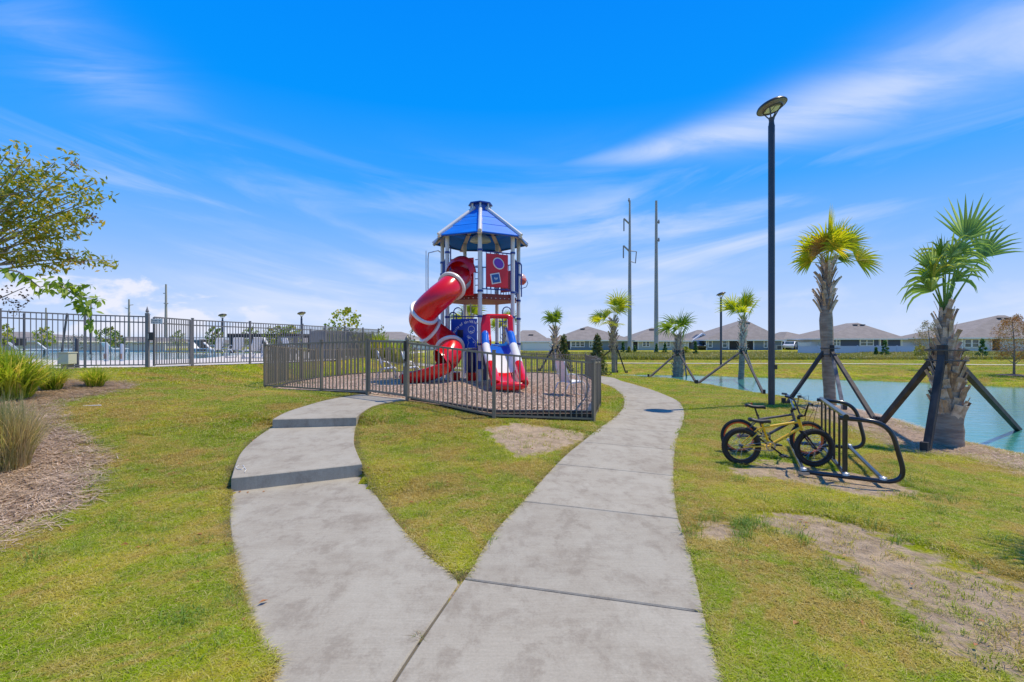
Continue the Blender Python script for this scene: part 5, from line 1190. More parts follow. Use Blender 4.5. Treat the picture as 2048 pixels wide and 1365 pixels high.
# ------------------------------------------------------------------ street lamps
lpm = mat('lamp_black', (.05, .052, .06), .35, .1, col2=(.065, .068, .078), ns=1); lens = mat('lamp_lens', (.88, .88, .66), .3)
def lamp(label, x, y, h, r=.085, s=1.0, az_=0, full=True):
    z = Hs(x, y); o = thing('street_lamp', label, 'street lamp', (x, y, z), group='black park lamp posts')
    MB().lathe([(r*1.05, -.1), (r, 0), (r, h-.62*s), (r*.9, h-.6*s), (r*.75, h-.5*s), (r*1.0, h-.42*s)], 16).build('pole', lpm, o, smooth=2)
    tilt = Matrix.Rotation(R(-14), 3, 'Y') @ Matrix.Rotation(R(-9), 3, 'X'); c = Vector((0, 0, h-.12*s))
    hm_ = mat('lamp_shell', (.07, .062, .058), .3, .4)
    MB().lathe([(.0, .10*s), (.2*s, .08*s), (.33*s, .03*s), (.36*s, -.01*s), (.36*s, -.03*s), (.345*s, -.035*s), (.34*s, -.01*s), (.26*s, .0*s)], 30, c, M=tilt, cap=False).build('lamp_cap', hm_, o, smooth=2)
    MB().lathe([(.345*s, -.03*s), (.25*s, -.06*s), (.24*s, -.085*s), (.0, -.083*s)], 30, c, M=tilt, cap=False).build('lamp_shade', mat('lamp_under', (.24, .20, .19), .4), o, smooth=2)
    mb = MB()
    for sx in (-1, 1): mb.add([c+tilt @ Vector(p) for p in ((sx*.012*s, -.13*s, -.09*s), (sx*.19*s, -.12*s, -.09*s), (sx*.17*s, .13*s, -.09*s), (sx*.012*s, .15*s, -.09*s))], [(0, 1, 2, 3)])
    mb.build('lamp_lens', lens, o)
    MB().lathe([(.235*s, -.10*s), (.25*s, -.08*s), (.23*s, -.08*s), (.22*s, -.10*s)], 24, c, M=tilt, cap=False).build('lens_ring', lpm, o)
    for k in range(4):
        a_ = PI/4+k*PI/2; MB().tube([Vector((.05*s*math.cos(a_), .05*s*math.sin(a_), h-.44*s)), c+tilt @ Vector((.215*s*math.cos(a_), .215*s*math.sin(a_), -.1*s))], .016*s, 6).build('arm', lpm, o)
    return o
x, y = G(1543, 812); hh = zat(203, y)-Hs(x, y)
L0 = lamp('tallest black lamp post standing by the path in front of the pond', x, y, hh, .084, 1.08)
MB().box((.08, -.085, 1.05), (.06, .02, .12)).build('hand_hole_cover', mat('lamp_shell', (.07, .062, .058), .3, .4), L0)
for px, d, yt, lab in ((1442, 38, 585, 'distant black lamp post across the pond before the large blue grey house'), (445, 45, 628, 'leftmost distant lamp post behind the pool fence'), (603, 43, 624, 'distant lamp post right above the enclosure fence')):
    x, y = at(px, d); z = Hs(x, y); lamp(lab, x, y, zat(yt, d)-z, .085, 1.0)
# ------------------------------------------------------------------ power poles
pst = mat('pole_grey', (.40, .385, .37), .6, col2=(.34, .33, .315), ns=.3); ins = mat('insulator', (.28, .27, .28), .5)
def power(label, px, by, ty, D, r0, r1, arms=(), ks=()):
    z0, z1 = zat(by, D), zat(ty, D); x = Xat(px, D); o = thing('power_pole', label, 'utility pole', (x, D, z0), group='tall steel power poles')
    MB().lathe([(r0, -.5), (r0, 0), (r1, z1-z0)], 12).build('pole', pst, o, smooth=2)
    for (dx, y0, y1, hang) in arms:
        za, zb_ = zat(y0, D)-z0, zat(y1, D)-z0; X_e = dx/F*D
        MB().tube([(0, 0, za), (X_e, -.1, zb_)], .12, 6).build('arm', pst, o)
        if hang: MB().tube([(X_e, -.1, zb_), (X_e, -.1, zb_-hang/F*D)], .09, 6).build('insulator', ins, o)
    for (dx, y_) in ks: z_ = zat(y_, D)-z0; MB().tube([(0, 0, z_), (dx/F*D, -.2, z_)], .13, 6).tube([(dx/F*D*.7, -.2, z_-.25), (dx/F*D*.7, -.2, z_+.3)], .1, 6).build('bracket', ins, o)
    return o
D = 70; o = power('left one of the two tall power poles with insulator arms', 1259.5, 707, 402, D, .33, .13, [(-12, 449, 438, 25), (-13, 504, 492, 25)], [(-3, 402)])
z0 = o.location.z; MB().tube([(0, 0, zat(502, D)-z0), (13/F*D, -.1, zat(504, D)-z0), (11/F*D, -.1, zat(527, D)-z0), (3/F*D, -.1, zat(524, D)-z0)], .08, 6).build('insulator_bracket', ins, o)
power('right one of the two tall power poles with small brackets', 1312.5, 709, 402, D, .35, .17, [], [(6, 445), (6, 481), (-1.5, 503)])
for px, ty, D_, arms, lab in ((332, 569, 150, [(-5, 588, 587, 0), (5, 609, 607, 0), (-4, 608, 607, 0)], 'far thin power pole right of the pool gate sign'), (258, 599, 170, [(9, 611, 610, 0), (-8, 619, 616, 0), (3, 626, 626, 0)], 'far power pole with crossed arms left of the gate post'), (92, 616, 190, [], 'very thin far power pole above the left fence'), (182, 608, 160, [(8, 617, 618, 0)], 'far dark power pole behind the hanging leaves')):
    power(lab, px, 698, ty, D_, .5 if D_ > 1 else .3, .25, arms)
# ------------------------------------------------------------------ pool surroundings
far_f = thing('far_pool_fence', 'grey metal fence along the far side of the swimming pool', 'fence', (Xat(0, 42), 42, .66)); col = []
fp = [(Xat(-120, 40), 40, .68), (Xat(30, 41), 41, .68), (Xat(150, 41.5), 41.5, .68), (Xat(250, 41.5), 41.5, .68), (Xat(340, 41.5), 41.5, .68), (Xat(430, 41), 41, .68), (Xat(520, 38), 38, .68), (Xat(600, 33), 33, .68)]
fence_run(far_f, subdivide(fp, 2.4), 1.25, .14, fm2, [.06, 1.22], collect=col); place_pickets(far_f, col, fm2, .02, cap=60)
enc = mat('enclosure_grey', (.24, .23, .22), .6, col2=(.19, .18, .175), ns=1)
e0 = thing('equipment_enclosure', 'dense grey slatted enclosure behind the playground fence', 'enclosure', (Xat(622, 25), 25, .3))
EP = [(Xat(621, 24.5), 24.5, .55), (Xat(650, 22.6), 22.6, .55), (Xat(696, 24.0), 24.0, .5), (Xat(745, 26.5), 26.5, .45)]
for a, c in zip(EP[:-1], EP[1:]):
    a = V(a); c = V(c); d = c-a; L = d.length; n = int(L/.13); ang = math.atan2(d.y, d.x)
    for k in range(n): p = a+d*((k+.5)/n); MB().box((p.x, p.y, p.z+.75), (.072, .03, 1.62), Euler((0, 0, ang))).build('slat', enc, e0, world=True)
    for z in (.1, 1.45): MB().bar(a+V(0, .03, z), c+V(0, .03, z), .04, .06).build('rail', enc, e0, world=True)
for p in EP: MB().box((p[0], p[1], p[2]+.8), (.09, .09, 1.75)).build('post', enc, e0, world=True)
# dark screens by far pool
for a, c, D, ty, by, lab in ((385, 410, 40, 680, 703, 'dark louvred screen box beyond the pool'), (10, 42, 38, 677, 692, 'dark grey screen box beyond the pool at the left edge')):
    o = thing('screen_box', lab, 'screen', (Xat((a+c)/2, D), D, zat(by, D))); W_ = (c-a)/F*D; Hh = (by-ty)/F*D
    for k in range(7): MB().box((0, -.5, Hh*(k+.5)/7), (W_, .04, Hh/7*.8)).build('louvre', enc, o)
    MB().box((0, 0, Hh/2), (W_*.96, .9, Hh*.98)).build('core', dark, o)
# pergola
o = thing('pergola', 'dark flat roofed pergola beyond the pool fence', 'pergola', (Xat(525, 36), 36, .68)); wd_ = mat('pergola_wood', (.045, .04, .04), .7)
A, B = Xat(456, 36)-o.location.x, Xat(598, 36)-o.location.x; zt = zat(673, 36)-.68
MB().box(((A+B)/2, 0, zt), (B-A, .12, .2)).box(((A+B)/2, 2.6, zt), (B-A, .12, .2)).build('beam', wd_, o)
for k in range(16): MB().box((A+(B-A)*(k+.5)/16, 1.3, zt+.14), (.07, 3.2, .12)).build('roof_slat', wd_, o)
for x in (A+.3, (A+B)/2, B-.3):
    for y in (0, 2.6): MB().box((x, y, zt/2), (.22, .22, zt)).build('post', wd_, o)
# pool lift posts, drain box, dark bollards
wpost = mat('steel_post', (.55, .56, .57), .3, .4)
for px, d, ty, by, lab in ((213, 20.6, 688, 724, 'left one of the two white posts at the pool edge'), (244, 20.7, 688, 723, 'right one of the two white posts at the pool edge')):
    o = thing('pool_post', lab, 'post', (Xat(px, d), d, zp(0, d)), group='paired white posts at the pool edge')
    h_ = (by-ty)/F*d; MB().lathe([(.09, 0), (.075, .05), (.07, h_-.1), (.05, h_-.02), (0, h_)], 12).build('column', wpost, o, smooth=2); MB().box((.0, -.02, h_*.28), (.10, .14, .22)).build('fitting', mat('rust', (.30, .20, .15), .8), o)
o = thing('utility_box', 'pale beige utility box on a post beside the clumps', 'utility box', V(Xat(135, 12.9), 12.9, zp(0, 12.9))); MB().box((0, 0, .27), (.28, .26, .30)).build('cabinet', mat('beige_box', (.60, .60, .46), .5), o, bevel=.015); MB().box((0, 0, .06), (.2, .18, .14)).build('base', mat('box_base', (.30, .24, .2), .8), o); MB().box((0, -.005, .435), (.30, .29, .03)).build('lid', mat('beige_box', (.60, .60, .46), .5), o)
for px, d, ty, by, w_, lab in ((154, 13.9, 675, 734, .075, 'short black post just inside the pool fence'),):
    o = thing('black_post', lab, 'post', (Xat(px, d), d, zp(0, d))); MB().lathe([(w_*.7, 0), (w_*.6, (by-ty)/F*d-.03), (.02, (by-ty)/F*d)], 10).build('shaft', lpm, o, smooth=2); MB().lathe([(.07, 0), (.07, .03)], 10).build('base_plate', lpm, o)
for px, d, ty, lab in ((48, 30, 628, 'dark thin pole rising from the pool deck nearest the left edge'), (181, 32, 632, 'dark thin pole on the deck behind the hanging leaves'), (134, 29, 628, 'leaning dark pole on the pool deck')):
    o = thing('deck_pole', lab, 'pole', (Xat(px, d), d, zp(0, d)), group='dark poles standing on the pool deck'); hh = zat(ty, d)-zp(0, d); lean = .35 if px == 134 else 0
    MB().tube([(-lean, 0, 0), (0, 0, hh)], .055, 8).build('shaft', lpm, o); MB().lathe([(.12, 0), (.12, .04)], 10, (-lean, 0, 0)).build('foot', lpm, o); MB().lathe([(.07, hh), (.02, hh+.05)], 8).build('cap', lpm, o)
# ------------------------------------------------------------------ chairs
chm = mat('chair_frame', (.66, .66, .68), .35, .2); slg = mat('chair_sling', (.50, .54, .62), .7, col2=(.44, .48, .56), ns=40); slw = mat('chair_sling_white', (.72, .72, .72), .7)
def chair(label, x, y, z, rz, sm=slg, s=1.0, group=None):
    o = thing('patio_chair', label, 'chair', (x, y, z), rz, group); o.scale = (s, s, s)
    for sy_ in (-.28, .28):
        MB().tube([(.32, sy_, 0), (.20, sy_, .34), (.05, sy_, .60), (-.14, sy_, .64), (-.26, sy_, .60)], .016, 7).build('arm', chm, o, smooth=True)
        MB().tube([(-.40, sy_, 0), (-.22, sy_, .36), (.22, sy_, .42), (.30, sy_, .36), (.33, sy_, .0)], .016, 7).build('leg', chm, o, smooth=True)
        MB().tube([(-.14, sy_*.9, .40), (-.25, sy_*.9, .62), (-.34, sy_*.9, 1.0)], .015, 7).build('back_rail', chm, o, smooth=True)
    MB().prism([(-.16, -.25, .39), (-.16, .25, .39), (.26, .25, .42), (.26, -.25, .42)], (0, 0, .015)).build('seat', sm, o)
    MB().prism([(-.14, -.24, .40), (-.14, .24, .40), (-.34, .24, 1.0), (-.34, -.24, 1.0)], (.015, 0, .005)).build('backrest', sm, o)
    MB().tube([(-.34, -.25, 1.0), (-.34, .25, 1.0)], .018, 7).tube([(-.39, -.28, .03), (-.39, .28, .03)], .013, 7).tube([(.33, -.28, .03), (.33, .28, .03)], .013, 7).build('cross_bar', chm, o)
    return o
def cz(px, py):
    d = np.arange(5, 40, .02); x = (px-CX)/F*d; z = EYE-(py-CY)/F*d; k = np.argmax(z <= CH(x, d)); return (x[k], d[k], float(CH(x[k:k+1], d[k:k+1])[0]))
x, y, z = cz(1140, 793); chair('white tubular armchair alone on the wood chips right of the wave slide', x, y, z, R(25), slw, .95)
x, y, z = cz(775, 759); chair('blue grey sling chair seen through the playground gate', x, y, z, R(20), slg)
x, y, z = cz(822, 757); chair('white chair half hidden behind the gate post and slide foot', x, y, z, R(15), slw)
for px, d, rz, lab in ((505, 24, 160, 'white lounge chair leaning back on the pool deck left of the fence corner'), (470, 25.5, 150, 'white lounge chair on the deck further left'), (430, 27, 170, 'white chair on the deck below the pergola'), (545, 24.5, 20, 'white chair on the deck right behind the fence corner'), (580, 27, 60, 'white chair on the deck before the enclosure')):
    chair(lab, Xat(px, d), d, zp(0, d), R(rz), slw, 1.05, 'white chairs on the pool deck')
o = thing('patio_table', 'round white table among the deck chairs', 'table', (Xat(525, 26), 26, zp(0, 26))); MB().lathe([(.55, .70), (.55, .73)], 20).build('table_top', chm, o)
for k in range(4): a_ = k*PI/2+.4; MB().tube([(.42*math.cos(a_), .42*math.sin(a_), 0), (.15*math.cos(a_), .15*math.sin(a_), .7)], .02, 6).build('leg', chm, o)
for i, (px, d) in enumerate(((410, 36), (440, 36.5), (118, 33), (60, 33), (235, 36))):
    o = thing('lounge_chair', ('low white lounger on the far deck left of the pergola', 'low white lounger at the left pergola post', 'low white lounger near the leaning pole', 'low white lounger at the far left deck', 'low white lounger behind the pool posts')[i], 'lounger', (Xat(px, d), d, zp(0, d)), R(20*i), group='low loungers on the far pool deck')
    MB().box((0, 0, .32), (1.3, .6, .06)).build('seat', slw, o); MB().bar((-.62, 0, .33), (-1.05, 0, .8), .6, .05).build('backrest', slw, o)
    for sx, sy_ in ((-.55, -.25), (-.55, .25), (.55, -.25), (.55, .25)): MB().box((sx, sy_, .15), (.05, .05, .3)).build('leg', chm, o)
# ------------------------------------------------------------------ bike rack
rk = mat('rack_black', (.018, .020, .026), .28, .3, coat=.4, col2=(.03, .032, .04), ns=5); bolt2 = mat('bolt_steel', (.5, .5, .5), .3, .8)
ra = Vector((*G(1607, 955), 0)); rb = Vector((*G(1766, 976), 0)); rc = Vector((*G(1579, 899), 0)); zg = -.06
U = (rb-ra).normalized(); Vv = (rc-ra).normalized(); WL = (rc-ra).length; LL = (rb-ra).length
rack = thing('bike_rack', 'black tubular bike rack standing on a worn patch of ground', 'bike rack', (ra.x, ra.y, zg))
def rl(u_, v_, z): return U*u_+Vv*v_+V(0, 0, z)
def arcpts(P, r=.12, n=5):
    o = [P[0]]
    for i in range(1, len(P)-1):
        a, b_, c = P[i-1], P[i], P[i+1]; d1_ = (a-b_).normalized(); d2_ = (c-b_).normalized(); l = min(r, (a-b_).length*.45, (c-b_).length*.45); s_, e_ = b_+d1_*l, b_+d2_*l
        for k in range(n+1): t_ = k/n; o.append(s_*(1-t_)**2+b_*2*t_*(1-t_)+e_*t_*t_)
    o.append(P[-1]); return o
um = .43; HT = .74
for v_ in (0, WL):
    MB().tube(arcpts([rl(-.02, v_, .04), rl(LL+.22, v_, .04), rl(um+.42, v_, HT-.02), rl(um-.06, v_, HT)], .22, 7), .027, 12).build('side_loop', rk, rack, smooth=True)
for u_ in (0, um, LL): MB().tube([rl(u_, -.02, .055), rl(u_, WL+.02, .055)], .026, 12).build('base_bar', rk, rack, smooth=2)
MB().tube([rl(um, -.03, HT+.02), rl(um, WL+.03, HT+.02)], .03, 12).build('top_bar', rk, rack, smooth=2)
for k in range(6):
    v_ = .04+(WL-.08)*k/5
    MB().tube([rl(um, v_, .05), rl(um, v_, HT)], .028 if k == 0 else .0135, 10).build('bar', rk, rack)
for u_ in (0, um, LL):
    for v_ in (0, WL): MB().lathe([(.045, .06), (.04, .085), (.018, .095), (.0, .10)], 10, rl(u_, v_, 0)).build('bolt', bolt2, rack, smooth=2)
MB().box(rl(.0, -.03, .03), (.09, .09, .03)).build('foot_plate', bolt2, rack)
# ------------------------------------------------------------------ bicycles (local x forward)
tyre = mat('tyre_rubber', (.018, .018, .019), .75, col2=(.035, .033, .03), ns=12); blk = mat('bike_black', (.015, .015, .016), .35); chrome = mat('chrome', (.5, .5, .5), .22, .9); saddlem = mat('saddle_black', (.022, .022, .024), .5)
def bike(label, rear, front, fmat, rimmat, lean=0, seat_h=.60, fat=.030, steer=0, hub=None, barh=.98, extra=None, zr=None):
    rear = V(*rear, 0); front = V(*front, 0); d = front-rear; yaw = math.atan2(d.y, d.x); WB = .93; zz = -.075
    rt = thing('bicycle', label, 'bicycle', (rear.x, rear.y, zz), 0); rt.rotation_euler = (lean, 0, yaw)
    RW = .255
    def wheel(c, yw=0):
        w_ = bpy.data.objects.new('wheel', None); 
        M_ = Matrix.Translation(c) @ Matrix.Rotation(yw, 4, 'Z')
        mb = MB(M_); mb.tube([((RW-fat)*math.cos(a_), 0, (RW-fat)*math.sin(a_)) for a_ in np.linspace(0, 2*PI, 41)[:-1]], fat, 12, closed=True); t_ = mb.build('tyre', tyre, rt, smooth=True); t_.name = 'wheel'
        mb = MB(M_); r2 = RW-2*fat-.004
        prof = [(r2+.008, -.016), (r2+.008, .016), (r2-.014, .014), (r2-.014, -.014)]
        mb.lathe(prof+[prof[0]], 40, (0, 0, 0), M=Matrix.Rotation(PI/2, 3, 'X'), cap=False); mb.build('rim', rimmat, t_, smooth=2)
        mb = MB(M_)
        for k in range(28):
            a_ = 2*PI*k/28; s_ = 1 if k % 2 else -1; b_ = a_+(.9 if k % 4 < 2 else -.9); mb.tube([(r2*math.cos(a_), 0, r2*math.sin(a_)), (.022*math.cos(b_), .03*s_, .022*math.sin(b_))], .0016, 3)
        mb.build('spokes', chrome, t_)
        mb = MB(M_); mb.lathe([(.012, -.055), (.02, -.04), (.02, .04), (.012, .055)], 12, (0, 0, 0), M=Matrix.Rotation(PI/2, 3, 'X')); mb.build('hub', hub or blk, t_, smooth=2)
        mb = MB(M_)
        for k in range(60): a_ = 2*PI*k/60; mb.box(((RW-.001)*math.cos(a_), 0, (RW-.001)*math.sin(a_)), (.006, fat*1.2, .011), Matrix.Rotation(-a_, 3, 'Y'))
        mb.build('tread', tyre, t_)
    RH = V(0, 0, RW); FH = V(WB, 0, RW); BB = V(.36, 0, RW+.015); ST = V(.275, 0, RW+.27); HT_ = V(.735, 0, RW+.355); HB = V(.765, 0, RW+.25)
    wheel(RH); wheel(FH, steer)
    fr = MB(); fr.tube([ST+V(.005, 0, -.01), HT_+V(0, 0, -.01)], .0165, 10).tube([BB, ST+V(-.012, 0, .05)], .0155, 10).tube([BB, HB+V(0, 0, .02)], .020, 10).tube([HT_+V(-.007, 0, .025), HB+V(.005, 0, -.02)], .021, 10)
    for s_ in (-1, 1): fr.tube([RH+V(0, .058*s_, 0), BB+V(-.09, .045*s_, 0), BB+V(0, .02*s_, 0)], .010, 8).tube([RH+V(0, .058*s_, 0), ST+V(-.05, .045*s_, -.05), ST+V(0, .015*s_, -.02)], .009, 8)
    fr.build('frame', fmat, rt, smooth=2)
    fk = MB(); 
    for s_ in (-1, 1): fk.tube([HB+V(.008, .02*s_, -.03), HB+V(.02, .055*s_, -.055), FH+V(0, .058*s_, 0)], [.013, .013, .009], 8)
    fk.lathe([(.024, 0), (.024, .02)], 10, HB+V(0, 0, -.045)); fk.build('fork', blk, rt, smooth=2)
    # stem and bmx bars
    s0 = HT_+V(-.012, 0, .06); MB().tube([HT_+V(-.005, 0, .02), s0], .02, 10).tube([s0, s0+V(.05, 0, .015)], .02, 8).build('stem', blk, rt, smooth=2)
    hb = MB(); c = s0+V(.05, 0, .015); top = barh-c.z-0; bx = V(-.06, 0, .20)
    for s_ in (-1, 1): hb.tube(arcpts([c, c+V(0, .06*s_, 0), c+V(-.02, .20*s_, .19), c+V(-.05, .33*s_, .20)], .05, 4), .011, 8)
    hb.tube([c+V(-.012, -.135, .115), c+V(-.012, .135, .115)], .008, 8); hb.build('handlebar', chrome if extra else blk, rt, smooth=2)
    for s_ in (-1, 1):
        MB().tube([c+V(-.04, .25*s_, .198), c+V(-.055, .36*s_, .20)], .017, 10).build('grip', blk, rt, smooth=2)
        MB().tube([c+V(-.025, .22*s_, .19), c+V(.03, .25*s_, .17), c+V(.03, .32*s_, .16)], .005, 6).build('brake_lever', blk, rt, smooth=2)
    MB().tube([c+V(.0, .23, .19), c+V(.12, .16, .22), c+V(.16, .03, .08), c+V(.06, .0, -.12), HT_+V(-.1, .02, .0)], .003, 5).tube([c+V(.0, -.23, .19), c+V(.14, -.12, .20), c+V(.14, -.03, -.02), FH+V(-.05, -.03, .24)], .003, 5).build('brake_cable', blk, rt, smooth=True)
    # seat
    sp0 = ST+V(-.012, 0, .05); sp1 = sp0+V(-.035, 0, seat_h-sp0.z+RW*0+.02)
    MB().tube([sp0, sp1], .0125, 8).lathe([(.02, 0), (.02, .02)], 8, sp0+V(0, 0, -.01)).build('seat_post', blk, rt, smooth=2)
    sd_ = []; fs = []; prof = [(-.13, .062, .035), (-.10, .078, .04), (-.03, .066, .02), (.04, .034, .015), (.11, .022, .018), (.145, .012, .008)]
    mb = MB(); rows = []
    for x, w_, z in prof: rows += [(sp1.x+x, -w_, sp1.z+z-.012), (sp1.x+x, -w_*.75, sp1.z+z+.018), (sp1.x+x, 0, sp1.z+z+.025), (sp1.x+x, w_*.75, sp1.z+z+.018), (sp1.x+x, w_, sp1.z+z-.012), (sp1.x+x, 0, sp1.z+z-.025)]
    for k in range(5):
        for j in range(6): fs.append((k*6+j, k*6+(j+1) % 6, k*6+6+(j+1) % 6, k*6+6+j))
    fs += [(5, 4, 3, 2, 1, 0), (30, 31, 32, 33, 34, 35)]; mb.add(rows, fs); mb.build('saddle', saddlem, rt, smooth=True)
    # crank, chain
    Mx = Matrix.Rotation(PI/2, 3, 'X')
    mb = MB(); mb.lathe([(.045, -.003), (.062, -.003), (.062, .003), (.045, .003)], 24, BB+V(0, -.045, 0), M=Mx, cap=False)
    for k in range(5): a_ = k*2*PI/5; mb.bar(BB+V(.01*math.cos(a_), -.045, .01*math.sin(a_)), BB+V(.05*math.cos(a_), -.045, .05*math.sin(a_)), .012, .006)
    mb.build('chainring', chrome, rt)
    cp_ = []; 
    for a_ in np.linspace(-PI/2, PI/2, 9): cp_.append(BB+V(.063*math.cos(a_), -.045, .063*math.sin(a_)))
    for a_ in np.linspace(PI/2, 3*PI/2, 6): cp_.append(RH+V(.022*math.cos(a_), -.045, .022*math.sin(a_)))
    MB().tube(cp_, .0042, 5, closed=True).build('chain', mat('chain_steel', (.28, .26, .24), .4, .6), rt)
    for s_, a_ in ((-1, R(-38)), (1, R(142))):
        e_ = BB+V(.17*math.cos(a_), .07*s_, .17*math.sin(a_)); ck = MB().bar(BB+V(0, .065*s_, 0), e_, .016, .022).build('crank', blk, rt)
        MB().box(e_+V(0, .055*s_, 0), (.10, .085, .018)).box(e_+V(.0, .055*s_, .012), (.03, .085, .012)).build('pedal', blk, ck, bevel=.003)
    return rt, BB, HB, ST, HT_
gold = mat('gold_paint', (.95, .56, .012), .35, .0, coat=.4, col2=(.85, .48, .010), ns=6); greyp = mat('grey_frame', (.20, .17, .155), .35, .3, col2=(.07, .06, .06), ns=9); orr = mat('orange_rim', (.80, .12, .02), .35); brim = mat('black_rim', (.02, .02, .022), .3, .3)
b1, BB, HB, ST, HT_ = bike('gold bmx bicycle with black wheels in front of the grey one', G(1482, 930), G(1629, 939), gold, brim, R(2), .56, .027, 0)
mk = mat('frame_print', (.03, .02, .01), .5); mb = MB(); dv = (HB-BB)
for k, (f_, w_) in enumerate(((.18, .018), (.24, .018), (.30, .018), (.36, .02), (.50, .02), (.56, .018), (.62, .02), (.68, .018), (.74, .018))): p = BB+dv*f_; mb.bar(p+V(0, -.0205, -.004), p+dv.normalized()*w_*.7+V(0, -.0205, .006), .003, .012, up=(0, 1, 0))
mb.build('frame_lettering', mk, b1)
b2, *_ = bike('grey bmx bicycle with orange rims behind the gold one', G(1478, 910), G(1619, 921), greyp, orr, R(-3), .66, .023, R(8), hub=orr, extra=1)
MB().box((.18, 0, .74), (.02, .04, .035)).build('rear_reflector', mat('reflector_red', (.6, .03, .01), .2), b2)
# chain lock hanging at the top bar
MB().tube([rack.location+rl(um, WL*.5, HT+.05), rack.location+rl(um-.12, WL*.5, HT-.12), rack.location+rl(um-.22, WL*.48, HT-.26)], .007, 5).build('x', rk) if 0 else None
# ------------------------------------------------------------------ crape myrtle reaching in from the left
g_cm = leafmat('myrtle_leaf', (.20, .27, .03), (.34, .34, .03), (.50, .36, .06), .5, 2.2); g_cm2 = leafmat('myrtle_green', (.20, .32, .04), (.32, .42, .06), (.42, .42, .05), .5, 2)
cmx = V(-6.9, 5.3, Hs(-6.9, 5.3)); ct = thing('crape_myrtle', 'crape myrtle reaching in from the left edge with drying leaves and seed heads', 'tree', cmx)
limb(ct, [cmx, cmx+V(.15, 0, .9), cmx+V(.3, -.1, 1.6)], .08, .06, barkg, 'trunk')
fork = cmx+V(.3, -.1, 1.5); C = []; twigs = []
for (px, py, d) in [(20, 300, 5.2), (60, 305, 5.0), (110, 325, 5.1), (160, 318, 5.3), (150, 355, 4.9), (195, 365, 5.2), (215, 395, 5.1), (180, 400, 4.9), (120, 380, 5.0), (60, 350, 5.0), (10, 350, 5.2), (30, 400, 4.9), (90, 420, 5.2), (150, 430, 5.1), (175, 440, 5.0), (130, 465, 5.0), (165, 470, 5.2), (60, 460, 4.9), (10, 440, 5.0), (20, 500, 5.1), (90, 500, 5.0), (150, 500, 4.9), (205, 520, 5.1), (225, 522, 5.15), (125, 512, 5.0), (0, 520, 5.0), (-60, 420, 5.2), (-60, 330, 5.1), (-50, 500, 5), (70, 385, 5.3), (100, 350, 5.3), (40, 330, 4.8), (-10, 380, 4.8), (50, 430, 5.3), (115, 445, 4.8), (185, 385, 5.3)]:
    p = P3(px, py, d); mid_ = fork.lerp(p, .5)+V(0, rnd.uniform(-.2, .2), .22+.1*rnd.random()); twigs.append((fork, mid_, p)); limb(ct, [fork, fork.lerp(mid_, .6)+V(0, 0, .05), mid_, mid_.lerp(p, .55)+V(0, 0, .03), p], .015, .003, barkg)
    for f_ in (.45, .6, .75, .88, 1.0): q_ = mid_.lerp(p, f_)+V(rnd.uniform(-.07, .07), rnd.uniform(-.12, .12), rnd.uniform(-.05, .05)); C.append(tuple(q_))
leaves(ct, C, .13, 4200, .06, g_cm, 'foliage', squash=.6, asp=.38)
# seed heads
sm_ = leafmat('seed_brown', (.16, .09, .05), (.22, .12, .06), (.3, .18, .08), .1, 2); C2 = [tuple(P3(px, py, 4.9)) for px, py in ((175, 430), (185, 437), (140, 515), (165, 528), (5, 600), (20, 605), (35, 612), (50, 600), (30, 625), (12, 580), (45, 590), (150, 330))]
leaves(ct, C2, .06, 260, .022, sm_, 'seed_heads', asp=.8, kind='stuff')
limb(ct, [P3(-60, 640, 4.9), P3(0, 597, 4.9), P3(50, 575, 4.9)], .008, .003, barkg); limb(ct, [P3(-60, 500, 4.9), P3(0, 395, 4.9), P3(70, 378, 4.9)], .016, .006, barkg)
# near twig with individual leaves
lb = MB(); vs = [(0, 0, 0), (-.020, .022, .004), (0, .026, -.004), (.020, .022, .004), (-.022, .05, .002), (0, .052, -.006), (.022, .05, .002), (0, .088, -.012)]
lb.add(vs, [(0, 2, 1), (0, 3, 2), (1, 2, 5, 4), (2, 3, 6, 5), (4, 5, 7), (5, 6, 7)]); lme = protomesh('leaf', lb, g_cm2, True)
PATH_ = [P3(-60, 555, 2.7), P3(-10, 535, 2.7), P3(40, 545, 2.7), P3(80, 575, 2.75), P3(110, 566, 2.8), P3(135, 580, 2.8), P3(160, 600, 2.85), P3(172, 630, 2.85)]; limb(ct, PATH_, .005, .002, barkg, 'twig')
side_tw = [[P3(110, 566, 2.8), P3(150, 572, 2.82), P3(185, 570, 2.85)], [P3(135, 580, 2.8), P3(165, 594, 2.82), P3(205, 603, 2.85)], [P3(160, 600, 2.85), P3(178, 640, 2.85), P3(186, 658, 2.85)]]
for s_ in side_tw: limb(ct, s_, .003, .001, barkg, 'twig')
def along(P, n, sp_, sz, down=.5):
    for k in range(n):
        f_ = k/(n-1)*(len(P)-1); i = min(int(f_), len(P)-2); p = P[i].lerp(P[i+1], f_-i)
        dv_ = V(rnd.uniform(-1, 1)*.8, rnd.uniform(-.8, .6), rnd.uniform(-1, .45)-down*.3).normalized()
        rot = dv_.to_track_quat('Y', 'Z').to_euler(); s2 = sz*(.7+.6*rnd.random()); rot.rotate_axis('Y', rnd.uniform(-1, 1))
        put(lme, 'leaf', ct, p+V(rnd.uniform(-1, 1), rnd.uniform(-1, 1), rnd.uniform(-1, 1))*sp_-ct.location, rot, (s2, s2, s2))
along(PATH_[:4], 40, .014, .62, 1.6); along(PATH_[3:], 80, .04, .45, .8); along(side_tw[0], 20, .012, .45); along(side_tw[1], 34, .02, .5); along(side_tw[2], 22, .015, .5)
for px, py, s2 in ((118, 270, .7), (9, 238, .4)):
    pass
